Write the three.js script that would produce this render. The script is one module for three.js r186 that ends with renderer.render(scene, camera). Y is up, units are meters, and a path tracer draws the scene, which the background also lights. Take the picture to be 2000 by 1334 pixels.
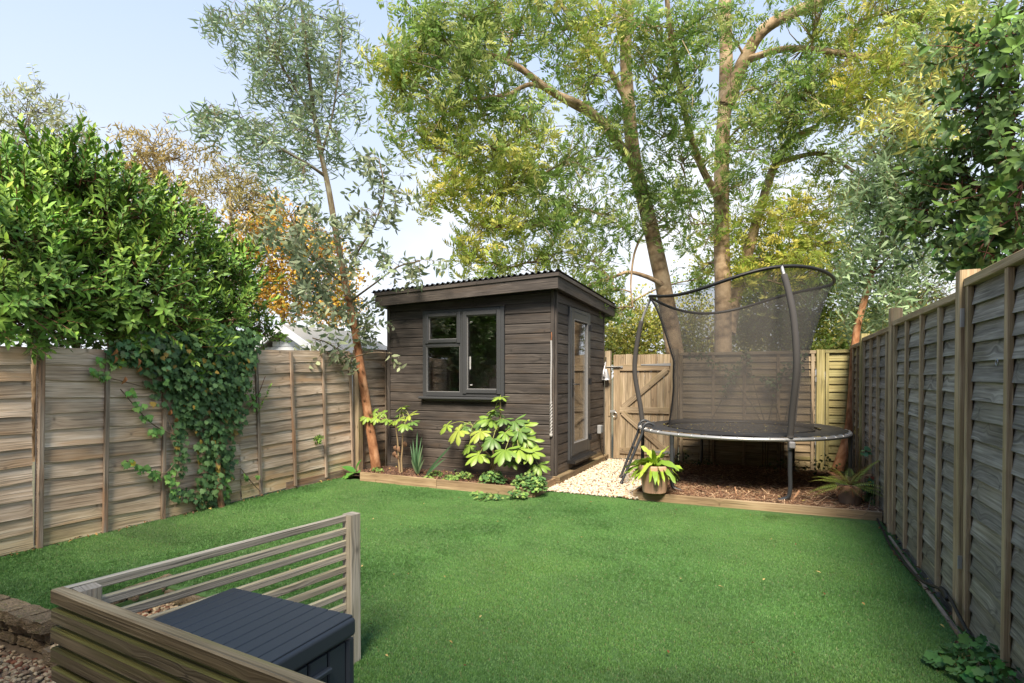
import * as THREE from 'three';
import { mergeGeometries } from 'three/addons/utils/BufferGeometryUtils.js';
import { RoundedBoxGeometry } from 'three/addons/geometries/RoundedBoxGeometry.js';

// ------------------------------------------------------------------ camera, sky, sun, exposure
const scene = new THREE.Scene();
const F = 1095, EYE = 1.356, CY = 748.4;                 // focal length and optical centre in photo pixels
const camera = new THREE.PerspectiveCamera(2 * Math.atan(667 / F) * 180 / Math.PI, 2000 / 1334, 0.05, 800);
camera.position.set(0, EYE, 0);
camera.rotation.order = 'YXZ';
camera.rotation.set(-0.7 * Math.PI / 180, 25 * Math.PI / 180, 0);
camera.setViewOffset(2000, 1334, 0, 667 - CY, 2000, 1334);
camera.updateMatrixWorld(true);

const renderer = new THREE.WebGLRenderer({ antialias: true });
renderer.setSize(1024, 683);
renderer.toneMapping = THREE.LinearToneMapping;
renderer.toneMappingExposure = 1.68;
renderer.shadowMap.enabled = true;

const SUN_DIR = new THREE.Vector3(0.18, 0.76, 0.62).normalize();
const sun = new THREE.DirectionalLight(0xfff0da, 5.0);
sun.name = 'sun';
sun.position.copy(SUN_DIR).multiplyScalar(40);
sun.target.position.set(-1, 0, -5); scene.add(sun.target);
sun.position.add(sun.target.position);
sun.castShadow = true;
sun.shadow.radius = 36;
Object.assign(sun.shadow.camera, { left: -14, right: 14, top: 14, bottom: -14, near: 1, far: 90 });
sun.shadow.mapSize.set(2048, 2048);
scene.add(sun);

// ------------------------------------------------------------------ random numbers and noise
function mulberry(a) { return () => { a |= 0; a = a + 0x6D2B79F5 | 0; let t = Math.imul(a ^ a >>> 15, 1 | a); t = t + Math.imul(t ^ t >>> 7, 61 | t) ^ t; return ((t ^ t >>> 14) >>> 0) / 4294967296; }; }
let R = mulberry(7);
const reseed = (s) => { R = mulberry(s); };
const rr = (a, b) => a + (b - a) * R();
const pick = (a) => a[Math.floor(R() * a.length)];
const lerp = (a, b, t) => a + (b - a) * t;
const clamp = (x, a = 0, b = 1) => Math.min(b, Math.max(a, x));
const sstep = (a, b, x) => { const t = clamp((x - a) / (b - a)); return t * t * (3 - 2 * t); };
const hash = (x, y, s) => { let h = Math.imul(x, 374761393) + Math.imul(y, 668265263) + Math.imul(s, 1442695041) | 0; h = Math.imul(h ^ h >>> 13, 1274126177); return ((h ^ h >>> 16) >>> 0) / 4294967296; };
function vnoise(x, y, px, py, s) {                       // value noise that repeats every px, py
  const xi = Math.floor(x), yi = Math.floor(y), fx = x - xi, fy = y - yi, sx = fx * fx * (3 - 2 * fx), sy = fy * fy * (3 - 2 * fy);
  const m = (a, p) => ((a % p) + p) % p, x0 = m(xi, px), x1 = m(xi + 1, px), y0 = m(yi, py), y1 = m(yi + 1, py);
  return lerp(lerp(hash(x0, y0, s), hash(x1, y0, s), sx), lerp(hash(x0, y1, s), hash(x1, y1, s), sx), sy);
}
function fbm(x, y, px, py, s, o = 4) { let a = .5, t = 0, n = 0; for (let i = 0; i < o; i++) { t += a * vnoise(x, y, px, py, s + i * 17); n += a; a *= .5; x *= 2; y *= 2; px *= 2; py *= 2; } return t / n; }

// ------------------------------------------------------------------ sky
{
  const w = 1024, h = 512, data = new Float32Array(w * h * 4);
  for (let j = 0; j < h; j++) {
    const el = ((j + .5) / h - .5) * Math.PI, y = Math.sin(el);
    for (let i = 0; i < w; i++) {
      const az = ((i + .5) / w - .5) * 2 * Math.PI, o = (j * w + i) * 4;
      const t = clamp(y), g = Math.pow(t, .72);
      let c = [lerp(.74, .15, g), lerp(.77, .285, g), lerp(.80, .56, g)];
      if (y > 0) {
        const k = 1.1 / (y + .28), cx = Math.cos(az) * Math.cos(el) * k, cz = Math.sin(az) * Math.cos(el) * k;
        const n = fbm(cx * 1.4 + 40.3, cz * 1.4 + 40.7, 512, 512, 5, 5), n2 = fbm(cx * .6 + 80, cz * .6 + 80, 512, 512, 31, 3);
        const cl = sstep(lerp(.38, .50, sstep(.1, .5, y)), .74, n * .65 + n2 * .38) * lerp(.95, .55, sstep(.1, .6, y)) + .03;
        c = [lerp(c[0], .81, cl), lerp(c[1], .82, cl), lerp(c[2], .84, cl)];
      } else c = [.50, .50, .46];
      data[o] = c[0]; data[o + 1] = c[1]; data[o + 2] = c[2]; data[o + 3] = 1;
    }
  }
  const t = new THREE.DataTexture(data, w, h, THREE.RGBAFormat, THREE.FloatType);
  t.mapping = THREE.EquirectangularReflectionMapping; t.magFilter = t.minFilter = THREE.LinearFilter; t.wrapS = THREE.RepeatWrapping; t.needsUpdate = true;
  scene.background = t; scene.environment = t;
}

// ------------------------------------------------------------------ small geometry tools
const V = (x, y, z) => new THREE.Vector3(x, y, z);
const X = V(1, 0, 0), Y = V(0, 1, 0), Z = V(0, 0, 1);
// the point that lies at photo pixel (u, v) and depth d metres in front of the camera
const at = (u, v, d) => V((u - 1000) / F * d, (CY - v) / F * d, -d).applyQuaternion(camera.quaternion).add(camera.position);
// the point of the left fence's face (x = const) seen at pixel (u, v)
const onX = (u, v, x) => { const p = at(u, v, 1).sub(camera.position); return p.multiplyScalar(x / p.x).add(camera.position); };
const onZ = (u, v, z) => { const p = at(u, v, 1).sub(camera.position); return p.multiplyScalar(z / p.z).add(camera.position); };
const onY = (u, v, y) => { const p = at(u, v, 1).sub(camera.position); return p.multiplyScalar((y - EYE) / p.y).add(camera.position); };

class MB {                                               // collects surfaces into one geometry
  constructor() { this.p = []; this.uv = []; this.c = []; this.i = []; this.n = 0; }
  v(x, y, z, u = 0, v = 0, c) { this.p.push(x, y, z); this.uv.push(u, v); if (c) this.c.push(c[0], c[1], c[2]); else this.c.push(1, 1, 1); return this.n++; }
  tri(a, b, c) { this.i.push(a, b, c); }
  quad(a, b, c, d) { this.i.push(a, b, c, a, c, d); }
  flat(a, b, c, d, uv = [[0, 0], [1, 0], [1, 1], [0, 1]], col) {
    const k = [a, b, c, d].map((p, j) => this.v(p.x, p.y, p.z, uv[j][0], uv[j][1], col)); this.quad(...k);
  }
  add(proto, m, col) {                                   // a copy of another MB, moved by the matrix m
    const q = V(), b = this.n;
    for (let k = 0; k < proto.n; k++) {
      q.set(proto.p[3 * k], proto.p[3 * k + 1], proto.p[3 * k + 2]).applyMatrix4(m);
      const c = [proto.c[3 * k], proto.c[3 * k + 1], proto.c[3 * k + 2]];
      this.v(q.x, q.y, q.z, proto.uv[2 * k], proto.uv[2 * k + 1], col ? [c[0] * col[0], c[1] * col[1], c[2] * col[2]] : c);
    }
    for (const k of proto.i) this.i.push(k + b);
    return this;
  }
  tube(pts, rad, sides = 6, o = {}) {                    // a tapered tube through points; rad(t) or a number
    const n = pts.length, rf = typeof rad === 'function' ? rad : () => rad, T = [], q = V();
    for (let k = 0; k < n; k++) T.push(pts[Math.min(k + 1, n - 1)].clone().sub(pts[Math.max(k - 1, 0)]).normalize());
    let N = Math.abs(T[0].y) < .9 ? V().crossVectors(T[0], Y).normalize() : V().crossVectors(T[0], X).normalize();
    let len = o.u0 ?? 0; const rings = [];
    for (let k = 0; k < n; k++) {
      N.addScaledVector(T[k], -N.dot(T[k])).normalize();
      const B = V().crossVectors(T[k], N), r0 = rf(n > 1 ? k / (n - 1) : 0), ring = [];
      if (k) len += pts[k].distanceTo(pts[k - 1]);
      for (let s = 0; s <= sides; s++) {
        const a = s / sides * Math.PI * 2, r = r0 * (o.bump ? 1 + o.bump(k / (n - 1), a) : 1);
        q.copy(pts[k]).addScaledVector(N, Math.cos(a) * r).addScaledVector(B, Math.sin(a) * r);
        ring.push(this.v(q.x, q.y, q.z, s / sides * (o.round ?? 1), len, o.col ? o.col(k / (n - 1), a) : undefined));
      }
      rings.push(ring);
    }
    for (let k = 0; k < n - 1; k++) for (let s = 0; s < sides; s++) this.quad(rings[k][s], rings[k][s + 1], rings[k + 1][s + 1], rings[k + 1][s]);
    if (o.cap !== false) for (const [ring, p] of [[rings[0], pts[0]], [rings[n - 1], pts[n - 1]]]) { const c = this.v(p.x, p.y, p.z, .5, 0, o.col ? o.col(0, 0) : undefined); for (let s = 0; s < sides; s++) this.tri(c, ring[s], ring[s + 1]); }
    return this;
  }
  bar(a, b, w, t, o = {}) {                              // a chamfered timber from a to b, w along "side", t along "up"
    const d = V().subVectors(b, a), L = d.length(); d.normalize();
    const up = (o.up ?? (Math.abs(d.y) > .9 ? Z : Y)).clone(); const side = V().crossVectors(up, d).normalize(), u2 = V().crossVectors(d, side).normalize();
    const c = Math.min(o.bev ?? .003, w * .3, t * .3), hw = w / 2, ht = t / 2, u0 = o.u0 ?? rr(0, 5), v0 = o.v0 ?? rr(0, 5);
    const prof = [[-hw + c, -ht], [hw - c, -ht], [hw, -ht + c], [hw, ht - c], [hw - c, ht], [-hw + c, ht], [-hw, ht - c], [-hw, -ht + c]];
    let per = v0; const q = V();
    const pt = (end, s, y) => q.copy(a).addScaledVector(d, end ? L : 0).addScaledVector(side, s).addScaledVector(u2, y);
    for (let k = 0; k < 8; k++) {
      const A = prof[k], B = prof[(k + 1) % 8], l = Math.hypot(B[0] - A[0], B[1] - A[1]), id = [];
      for (const [e, P, vv] of [[0, A, per], [1, A, per], [1, B, per + l], [0, B, per + l]]) { pt(e, P[0], P[1]); id.push(this.v(q.x, q.y, q.z, u0 + e * L, vv, o.topCol && k >= 3 && k <= 5 ? o.topCol : o.col)); }
      this.quad(id[0], id[3], id[2], id[1]); per += l;
    }
    for (const e of [0, 1]) { const id = prof.map((P) => { pt(e, P[0], P[1]); return this.v(q.x, q.y, q.z, u0 + P[0], v0 + P[1], o.col); }); for (let k = 1; k < 7; k++) e ? this.tri(id[0], id[k], id[k + 1]) : this.tri(id[0], id[k + 1], id[k]); }
    return this;
  }
  geo() {
    const g = new THREE.BufferGeometry();
    g.setAttribute('position', new THREE.BufferAttribute(new Float32Array(this.p), 3));
    g.setAttribute('uv', new THREE.BufferAttribute(new Float32Array(this.uv), 2));
    g.setAttribute('color', new THREE.BufferAttribute(new Float32Array(this.c), 3));
    g.setIndex(this.i); g.computeVertexNormals(); return g;
  }
}
const smooth = (pts, n) => new THREE.CatmullRomCurve3(pts, false, 'centripetal').getPoints(n);

// ------------------------------------------------------------------ naming and parenting
const used = new Map();
const numbered = (n) => { const k = used.get(n) ?? 0; used.set(n, k + 1); return k ? n + '_' + String(k).padStart(3, '0') : n; };
function tag(o, label, category, group, kind) { if (label) o.userData.label = label; if (category) o.userData.category = category; if (group) o.userData.group = group; if (kind) o.userData.kind = kind; return o; }
function thing(name, label, category, base = [0, 0, 0], group) { const o = new THREE.Group(); o.name = numbered(name); o.position.set(...base); tag(o, label, category, group); scene.add(o); return o; }
const originOf = (o) => { const p = V(); while (o && o !== scene) { p.add(o.position); o = o.parent; } return p; };
// a part whose geometry is given in world coordinates
function part(parent, name, geo, mat, kind) {
  const m = new THREE.Mesh(geo instanceof MB ? geo.geo() : geo, mat); m.name = parent ? name : numbered(name); m.castShadow = m.receiveShadow = true;
  if (parent) { m.position.copy(originOf(parent)).negate(); parent.add(m); } else scene.add(m);
  if (kind) m.userData.kind = kind;
  return m;
}
function lpart(parent, name, geo, mat) { const m = new THREE.Mesh(geo instanceof MB ? geo.geo() : geo, mat); m.name = name; m.castShadow = m.receiveShadow = true; parent.add(m); return m; }
function instances(parent, name, geo, mat, mats, cols, kind = 'stuff') {
  const m = new THREE.InstancedMesh(geo, mat, mats.length); m.name = parent ? name : numbered(name); m.castShadow = m.receiveShadow = true;
  const off = parent ? originOf(parent) : V();
  mats.forEach((q, k) => { m.setMatrixAt(k, q); if (cols) m.setColorAt(k, cols[k]); });
  if (parent) { m.position.copy(off).negate(); parent.add(m); } else scene.add(m);
  if (kind) m.userData.kind = kind;
  return m;
}
const mat4 = (p, q, s) => new THREE.Matrix4().compose(p, q, typeof s === 'number' ? V(s, s, s) : s);
function facing(dir, roll = 0) { const q = new THREE.Quaternion().setFromUnitVectors(Y, dir); return q.multiply(new THREE.Quaternion().setFromAxisAngle(Y, roll)); }
const eul = (x, y, z) => new THREE.Quaternion().setFromEuler(new THREE.Euler(x, y, z, 'YXZ'));

// ------------------------------------------------------------------ materials
const S = (hex) => { const c = new THREE.Color(hex); return [c.r, c.g, c.b]; };       // sRGB to linear
const toB = (x) => Math.round(255 * (x <= .0031308 ? 12.92 * x : 1.055 * Math.pow(Math.max(0, x), 1 / 2.4) - .055));
function texPair(w, h, f) {                              // f(x, y) -> [r, g, b, height], linear
  const a = new Uint8Array(w * h * 4), b = new Uint8Array(w * h * 4);
  for (let j = 0; j < h; j++) for (let i = 0; i < w; i++) { const v = f(i / w, j / h), o = (j * w + i) * 4; a[o] = toB(clamp(v[0])); a[o + 1] = toB(clamp(v[1])); a[o + 2] = toB(clamp(v[2])); a[o + 3] = b[o + 3] = 255; b[o] = b[o + 1] = b[o + 2] = 255 * clamp(v[3]); }
  return [a, b].map((d, k) => { const t = new THREE.DataTexture(d, w, h); t.magFilter = THREE.LinearFilter; t.minFilter = THREE.LinearMipmapLinearFilter; t.wrapS = t.wrapT = THREE.RepeatWrapping; if (!k) t.colorSpace = THREE.SRGBColorSpace; t.needsUpdate = true; return t; });
}
const rep = (t, u, v) => { const c = t.clone(); c.repeat.set(u, v); c.needsUpdate = true; return c; };
// weathered timber: grain along u. pal = [dark, mid, light, stain]
function woodTex(pal, seed, o = {}) {
  const [D, M, L, K] = pal.map(S), kn = [], r = mulberry(seed * 91 + 3);
  for (let k = 0; k < (o.knots ?? 9); k++) kn.push([r(), r(), .004 + .008 * r(), .03 + .05 * r()]);
  return texPair(512, 256, (u, v) => {
    let dv = 0, kd = 0;
    for (const [ku, kv, a, b] of kn) { let x = u - ku, y = v - kv; x -= Math.round(x); y -= Math.round(y); const q = (x / a) ** 2 * .12 + (y / b) ** 2; dv += y * Math.exp(-q * .6) * 1.2; kd = Math.max(kd, Math.exp(-((x / a) ** 2 * .9 + (y / b) ** 2 * 3) * 1.2)); }
    const vv = v + dv + .015 * fbm(u * 3, v * 3, 3, 3, seed + 3, 2);
    const streak = fbm(u * 5, vv * 60, 5, 60, seed, 4), fine = fbm(u * 16, vv * 128, 16, 128, seed + 50, 2), blot = fbm(u * 5, v * 4, 5, 4, seed + 9, 4), st = fbm(u * 4, v * 7, 4, 7, seed + 77, 3);
    const crack = sstep(.70, .80, fbm(u * 4, vv * 40, 4, 40, seed + 21, 2));
    let t = clamp(.5 + (streak - .5) * (o.streak ?? 1.0) + (fine - .5) * .35 + (blot - .5) * (o.blot ?? .95));
    const c = [0, 1, 2].map((k) => { let x = t < .5 ? lerp(D[k], M[k], t * 2) : lerp(M[k], L[k], t * 2 - 1); x = lerp(x, K[k], sstep(.52, .78, st) * (o.stain ?? .6)); x *= 1 - .4 * crack; return lerp(x, D[k] * .55, kd * .8); });
    return [...c, .5 + (streak - .5) * .9 + (fine - .5) * .5 - crack * .35];
  });
}
function woodMats(pal, seed, n, o = {}) {                // n tints of one timber
  const [c, b] = woodTex(pal, seed, o), r = mulberry(seed), list = [], ru = 1 / (o.tu ?? 1.7), rv = 1 / (o.tv ?? .45), mc = rep(c, ru, rv), mb = rep(b, ru, rv);
  for (let k = 0; k < n; k++) { const g = 1 + (r() - .5) * (o.vary ?? .35), w = (r() - .5) * (o.hue ?? .08); list.push(new THREE.MeshStandardMaterial({ name: 'timber', map: mc, bumpMap: mb, bumpScale: o.bump ?? .0025, roughness: o.rough ?? .85, color: new THREE.Color().setRGB(g * (1 + w), g, g * (1 - w)), vertexColors: true })); }
  return list;
}
const std = (rgb, rough = .8, o = {}) => new THREE.MeshStandardMaterial({ color: new THREE.Color().setRGB(...rgb), roughness: rough, ...o });
const leafMat = (o = {}) => new THREE.MeshPhysicalMaterial({ color: 0xffffff, vertexColors: true, roughness: o.rough ?? .9, transmission: o.trans ?? .4, thickness: 0, side: THREE.DoubleSide, specularIntensity: o.spec ?? .5 });

const M = {};
M.left = woodMats(['#8e7d6a', '#bba892', '#dbccba', '#b69168'], 11, 6, { knots: 7, stain: .55, tv: .5, vary: .4 });
M.leftBat = woodMats(['#6a5b4a', '#948474', '#b0a292', '#97704f'], 12, 3, { knots: 3 });
M.right = woodMats(['#645f58', '#8b857d', '#b5afa5', '#8f876e'], 13, 6, { knots: 8, stain: .35, tv: .5, vary: .35, hue: .03 });
M.post = woodMats(['#8a7356', '#b39a79', '#cdb897', '#9a8d62'], 14, 4, { knots: 4, stain: .4, vary: .2, tv: .3 });
M.back = woodMats(['#6f604a', '#9a886c', '#bba98c', '#86814a'], 15, 6, { knots: 6, stain: .6, vary: .25 });
M.algae = woodMats(['#6a6340', '#9a9160', '#b8ad80', '#95885d'], 16, 4, { knots: 4, stain: .5, vary: .2 });
M.gate = woodMats(['#746551', '#a08d73', '#bfae93', '#877b58'], 17, 6, { knots: 4, stain: .4, vary: .25, tv: .3 });
M.shed = woodMats(['#2b2724', '#433d39', '#5e5751', '#58493a'], 18, 6, { knots: 7, stain: .35, vary: .3, bump: .0015, rough: .7, hue: .04 });
M.slat = woodMats(['#767064', '#9d9586', '#bab2a3', '#89836c'], 19, 5, { knots: 3, stain: .5, vary: .2, tv: .3 });
M.slatG = woodMats(['#51462f', '#766a4d', '#978a6a', '#6b673c'], 20, 5, { knots: 3, stain: .8, vary: .2, tv: .3 });
M.edge = woodMats(['#78644b', '#9f8768', '#bba585', '#827551'], 21, 3, { knots: 4, stain: .4 });
M.sleeper = woodMats(['#51422f', '#7e6a4e', '#a08a69', '#6b6a48'], 22, 2, { knots: 5, stain: .5 });
M.pvc = std([.055, .058, .062], .42);
M.black = std([.012, .012, .013], .5);
M.darkVoid = std([.01, .01, .01], .9);
M.foam = std([.055, .052, .050], .85);
M.galv = std([.36, .37, .38], .42, { metalness: .35 });
M.steel = std([.62, .62, .6], .35, { metalness: .9 });
M.legPaint = std([.045, .05, .056], .4);
M.white = std([.78, .79, .8], .55);
M.glass = new THREE.MeshPhysicalMaterial({ color: 0xffffff, roughness: 0, transmission: 1, thickness: 0, ior: 1.8 });
function barkTex(pal, seed) { const [D, A, L] = pal.map(S); return texPair(256, 512, (u, v) => { const n = fbm(u * 10, v * 14, 10, 14, seed, 5), b = fbm(u * 3, v * 4, 3, 4, seed + 5, 4), f = fbm(u * 24, v * 10, 24, 10, seed + 8, 2), t = clamp(.5 + (n - .5) * 1.5 + (b - .5) * 1.4); return [...[0, 1, 2].map((k) => t < .5 ? lerp(D[k], A[k], t * 2) : lerp(A[k], L[k], t * 2 - 1)), n * .7 + f * .3]; }); }
function barkMat(pal, seed, bump = .012) { const [c, b] = barkTex(pal, seed); return new THREE.MeshStandardMaterial({ name: 'bark', map: c, bumpMap: b, bumpScale: bump, roughness: .95, vertexColors: true }); }
M.ash = barkMat(['#6b5843', '#9b8468', '#bda688'], 31);
M.gum = barkMat(['#a58f7f', '#d9cbbd', '#ffffff'], 32, .004);
M.twig = std([.16, .12, .08], .95);
M.stemRed = std([.13, .055, .035], .9);

// ================================================================== THE GROUND
const LX0 = -5.27, LX1 = 0.95, ZB = -8.75;
{
  const gt = texPair(256, 256, (u, v) => { const n = fbm(u * 12, v * 12, 12, 12, 41, 4); return [.09 + .05 * n, .085 + .05 * n, .05 + .02 * n, n]; });
  const g = new THREE.PlaneGeometry(700, 700, 1, 1).rotateX(-Math.PI / 2).translate(0, -.34, 0);
  tag(part(null, 'ground', g, new THREE.MeshStandardMaterial({ map: rep(gt[0], 300, 300), roughness: 1 })), 'bare ground running on beyond the garden fences', null, null, 'structure');
}
const patio = (() => {
  const mb = new MB(); mb.flat(V(-6, -.19, 2), V(1.6, -.19, 2), V(1.6, -.19, -2.5), V(-6, -.19, -2.5), [[0, 0], [30, 0], [30, 18], [0, 18]]);
  const t = texPair(256, 256, (u, v) => { const n = fbm(u * 40, v * 40, 40, 40, 43, 3), b = fbm(u * 6, v * 6, 6, 6, 44, 3), k = .5 + n; return [.13 * k * (.7 + .5 * b), .095 * k * (.7 + .5 * b), .06 * k * (.7 + .5 * b), n]; });
  return tag(part(null, 'patio', mb, new THREE.MeshStandardMaterial({ map: rep(t[0], .12, .12), bumpMap: rep(t[1], .12, .12), bumpScale: .01, roughness: 1 })), 'gravel patio below the lawn at the lower left', null, null, 'structure');
})();
// the lawn: a raised slab with a notch for the steps, then turf
const NOTCH = { x0: -3.53, x1: -2.9, z: -2.32 }, ZF = -1.76;
{
  const s = new THREE.Shape();
  [[LX0 - .05, -ZF], [NOTCH.x0, -ZF], [NOTCH.x0, -NOTCH.z], [NOTCH.x1, -NOTCH.z], [NOTCH.x1, -ZF], [LX1 - .03, -ZF], [LX1 - .03, -ZB], [LX0 - .05, -ZB]].forEach(([x, y], k) => k ? s.lineTo(x, y) : s.moveTo(x, y));
  const g = new THREE.ExtrudeGeometry(s, { depth: .33, bevelEnabled: false }).rotateX(-Math.PI / 2).translate(0, -.332, 0);
  const t = texPair(512, 512, (u, v) => { const n = fbm(u * 64, v * 64, 64, 64, 51, 3), b = fbm(u * 5, v * 5, 5, 5, 52, 4), k = .55 + .5 * n + .35 * (b - .5); return [.07 * k, .155 * k, .037 * k, n]; });
  tag(part(null, 'lawn', g, new THREE.MeshStandardMaterial({ map: rep(t[0], .5, .5), roughness: .9 })), 'green artificial lawn between the two fences', null, null, 'structure');
}
{
  reseed(101);
  const patch = (n, size) => {
    const mb = new MB();
    for (let k = 0; k < n; k++) {
      const x = rr(-size, size), z = rr(-size, size), a = rr(0, 6.283), h = rr(.008, .0155), w = rr(.0009, .0014), l = rr(.2, 1.25), la = rr(-1.4, 1.4);
      const lx = Math.cos(la) * Math.sin(l) * h, lz = Math.sin(la) * Math.sin(l) * h, hy = Math.cos(l) * h, r = R(), g = rr(.86, 1.16);
      const col = r < .025 ? [.20, .19, .09] : r < .42 ? [.105 * g, .235 * g, .052 * g] : [.058 * g, .160 * g, .034 * g];
      const dx = Math.cos(a) * w, dz = Math.sin(a) * w;
      const A = mb.v(x - dx, -.001, z - dz, 0, 0, col), B = mb.v(x + dx, -.001, z + dz, 0, 0, col), C = mb.v(x + dx * .8 + lx * .45, hy * .62, z + dz * .8 + lz * .45, 0, 0, col), D = mb.v(x - dx * .8 + lx * .45, hy * .62, z - dz * .8 + lz * .45, 0, 0, col), E = mb.v(x + lx, hy, z + lz, 0, 0, col);
      mb.quad(A, B, C, D); mb.tri(D, C, E);
    }
    return mb.geo();
  };
  const turfMat = std([1, 1, 1], .55, { vertexColors: true, side: THREE.DoubleSide, name: 'turf' });
  const variants = [patch(430, .056), patch(430, .056), patch(430, .056)], lists = [[], [], []], cols = [[], [], []];
  for (let x = LX0 + .05; x < LX1 - .06; x += .088) for (let z = ZF - .03; z > -6.5; z -= .088) {
    if (x > NOTCH.x0 - .05 && x < NOTCH.x1 + .05 && z > NOTCH.z - .05) continue;
    if (z < -5.74 && x < -2.4) continue;
    if (z < (x > -1.45 ? -6.10 : -6.17) && x > -2.4) continue;
    const px = x + rr(-.02, .02), pz = z + rr(-.02, .02), n = fbm(px * 1.1 + 30, pz * 1.1 + 30, 99, 99, 61, 4), n2 = fbm(px * 3.4 + 30, pz * 3.4 + 30, 99, 99, 62, 3), k = Math.floor(R() * 3);
    const yaw = (n - .5) * 5 + rr(-.5, .5), lean = (n2 - .5) * .5;
    lists[k].push(mat4(V(px, 0, pz), eul(lean * .25, yaw + 1.2, lean * .25), V(1, rr(.85, 1.15), 1)));
    const d = sstep(.52, .66, fbm(px * .9 + 60, pz * 1.6 + 60, 99, 99, 66, 4)) * sstep(-4.2, -2.6, pz), c = (.74 + .5 * n2 + rr(-.05, .05)) * (1 - .34 * d), warm = (n - .5) * .25; cols[k].push(new THREE.Color().setRGB(c * (1 + warm), c, c * (1 - warm)));
  }
  lists.forEach((l, k) => { const m = instances(null, 'turf', variants[k], turfMat, l, cols[k]); tag(m, 'short green artificial turf blades covering the lawn', 'turf'); });
}
// fallen leaves on the lawn
{
  reseed(102); const mb = new MB();
  for (let k = 0; k < 55; k++) { const x = rr(-3.5, .8), z = rr(-5.9, -2), a = rr(0, 6.28), s = rr(.006, .017), c = pick([[.16, .06, .02], [.3, .19, .06], [.11, .05, .02], [.4, .3, .12]]), q = eul(rr(-.4, .4), a, rr(-.4, .4)); mb.flat(...[[-s, 0, 0], [0, .003, s * .5], [s * 1.4, 0, 0], [0, .004, -s * .5]].map(([p, y, r]) => V(p, y, r).applyQuaternion(q).add(V(x, .034, z))), undefined, c); }
  tag(part(null, 'leaf_litter', mb, std([1, 1, 1], .9, { vertexColors: true, side: THREE.DoubleSide })), 'tiny dry brown leaves scattered over the lawn', 'leaf litter', null, 'stuff');
}
// pale gravel path before the gate, bark chips under the trampoline
function pebbleGeo(seed) { const r = mulberry(seed), g = new THREE.IcosahedronGeometry(1, 1), p = g.attributes.position; for (let k = 0; k < p.count; k++) { const v = V(p.getX(k), p.getY(k), p.getZ(k)), f = .75 + .5 * vnoise(v.x * 1.7 + 9 + seed, v.y * 1.7 + v.z + 9, 99, 99, seed); p.setXYZ(k, v.x * f, v.y * f * .6, v.z * f * .8); } g.computeVertexNormals(); return g; }
{
  reseed(103);
  const base = new MB(); base.flat(V(-2.42, .010, -6.15), V(-1.36, .010, -6.15), V(-1.36, .03, ZB), V(-2.42, .03, ZB), [[0, 0], [2, 0], [2, 5], [0, 5]]);
  tag(part(null, 'gravel_path', base, std([.42, .33, .21], 1)), 'pale gravel path between shed and trampoline bed', null, null, 'structure');
  const gs = [1, 2, 3].map(pebbleGeo), ls = [[], [], []], cs = [[], [], []], m = std([1, 1, 1], .9, { name: 'gravel' });
  for (let k = 0; k < 9000; k++) { const x = rr(-2.41, -1.33), z = -6.13 + (ZB + 6.13) * Math.pow(R(), 1.15), j = k % 3, s = rr(.008, .019); if (x > -1.42 && z < -6.3 && R() < .6) continue; ls[j].push(mat4(V(x, lerp(.012, .032, clamp((-6.15 - z) / .6)) + rr(0, .016), z), eul(rr(-.7, .7), rr(0, 6.3), rr(-.7, .7)), s)); const r = R(), g = rr(.8, 1.15); cs[j].push(new THREE.Color().setRGB(...(r < .07 ? [.22, .11, .05] : r < .3 ? [.54, .42, .27] : [.62, .56, .46]).map((a) => a * g))); }
  ls.forEach((l, k) => tag(instances(null, 'gravel', gs[k], m, l, cs[k]), 'pale cream gravel stones of the path before the gate', 'gravel'));
  const l2 = [[], [], []], c2 = [[], [], []];
  for (let k = 0; k < 13000; k++) { const j = k % 3, x = rr(-5.2, -2.2), z = rr(-2.3, -.9); if (z < -1.64 && !(x > NOTCH.x0 && x < NOTCH.x1)) continue; const y = (z < -1.66) ? -.095 : -.185; l2[j].push(mat4(V(x, y + rr(0, .012), z), eul(rr(-.7, .7), rr(0, 6.3), rr(-.7, .7)), rr(.008, .018))); const r = R(), g = rr(.6, 1.1); c2[j].push(new THREE.Color().setRGB(...(r < .16 ? [.2, .08, .04] : r < .4 ? [.22, .15, .09] : [.46, .36, .22]).map((a) => a * g))); }
  l2.forEach((l, k) => tag(instances(null, 'patio_gravel', gs[k], m, l, c2[k]), 'brown and cream gravel below the stone wall', 'gravel'));
}
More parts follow.
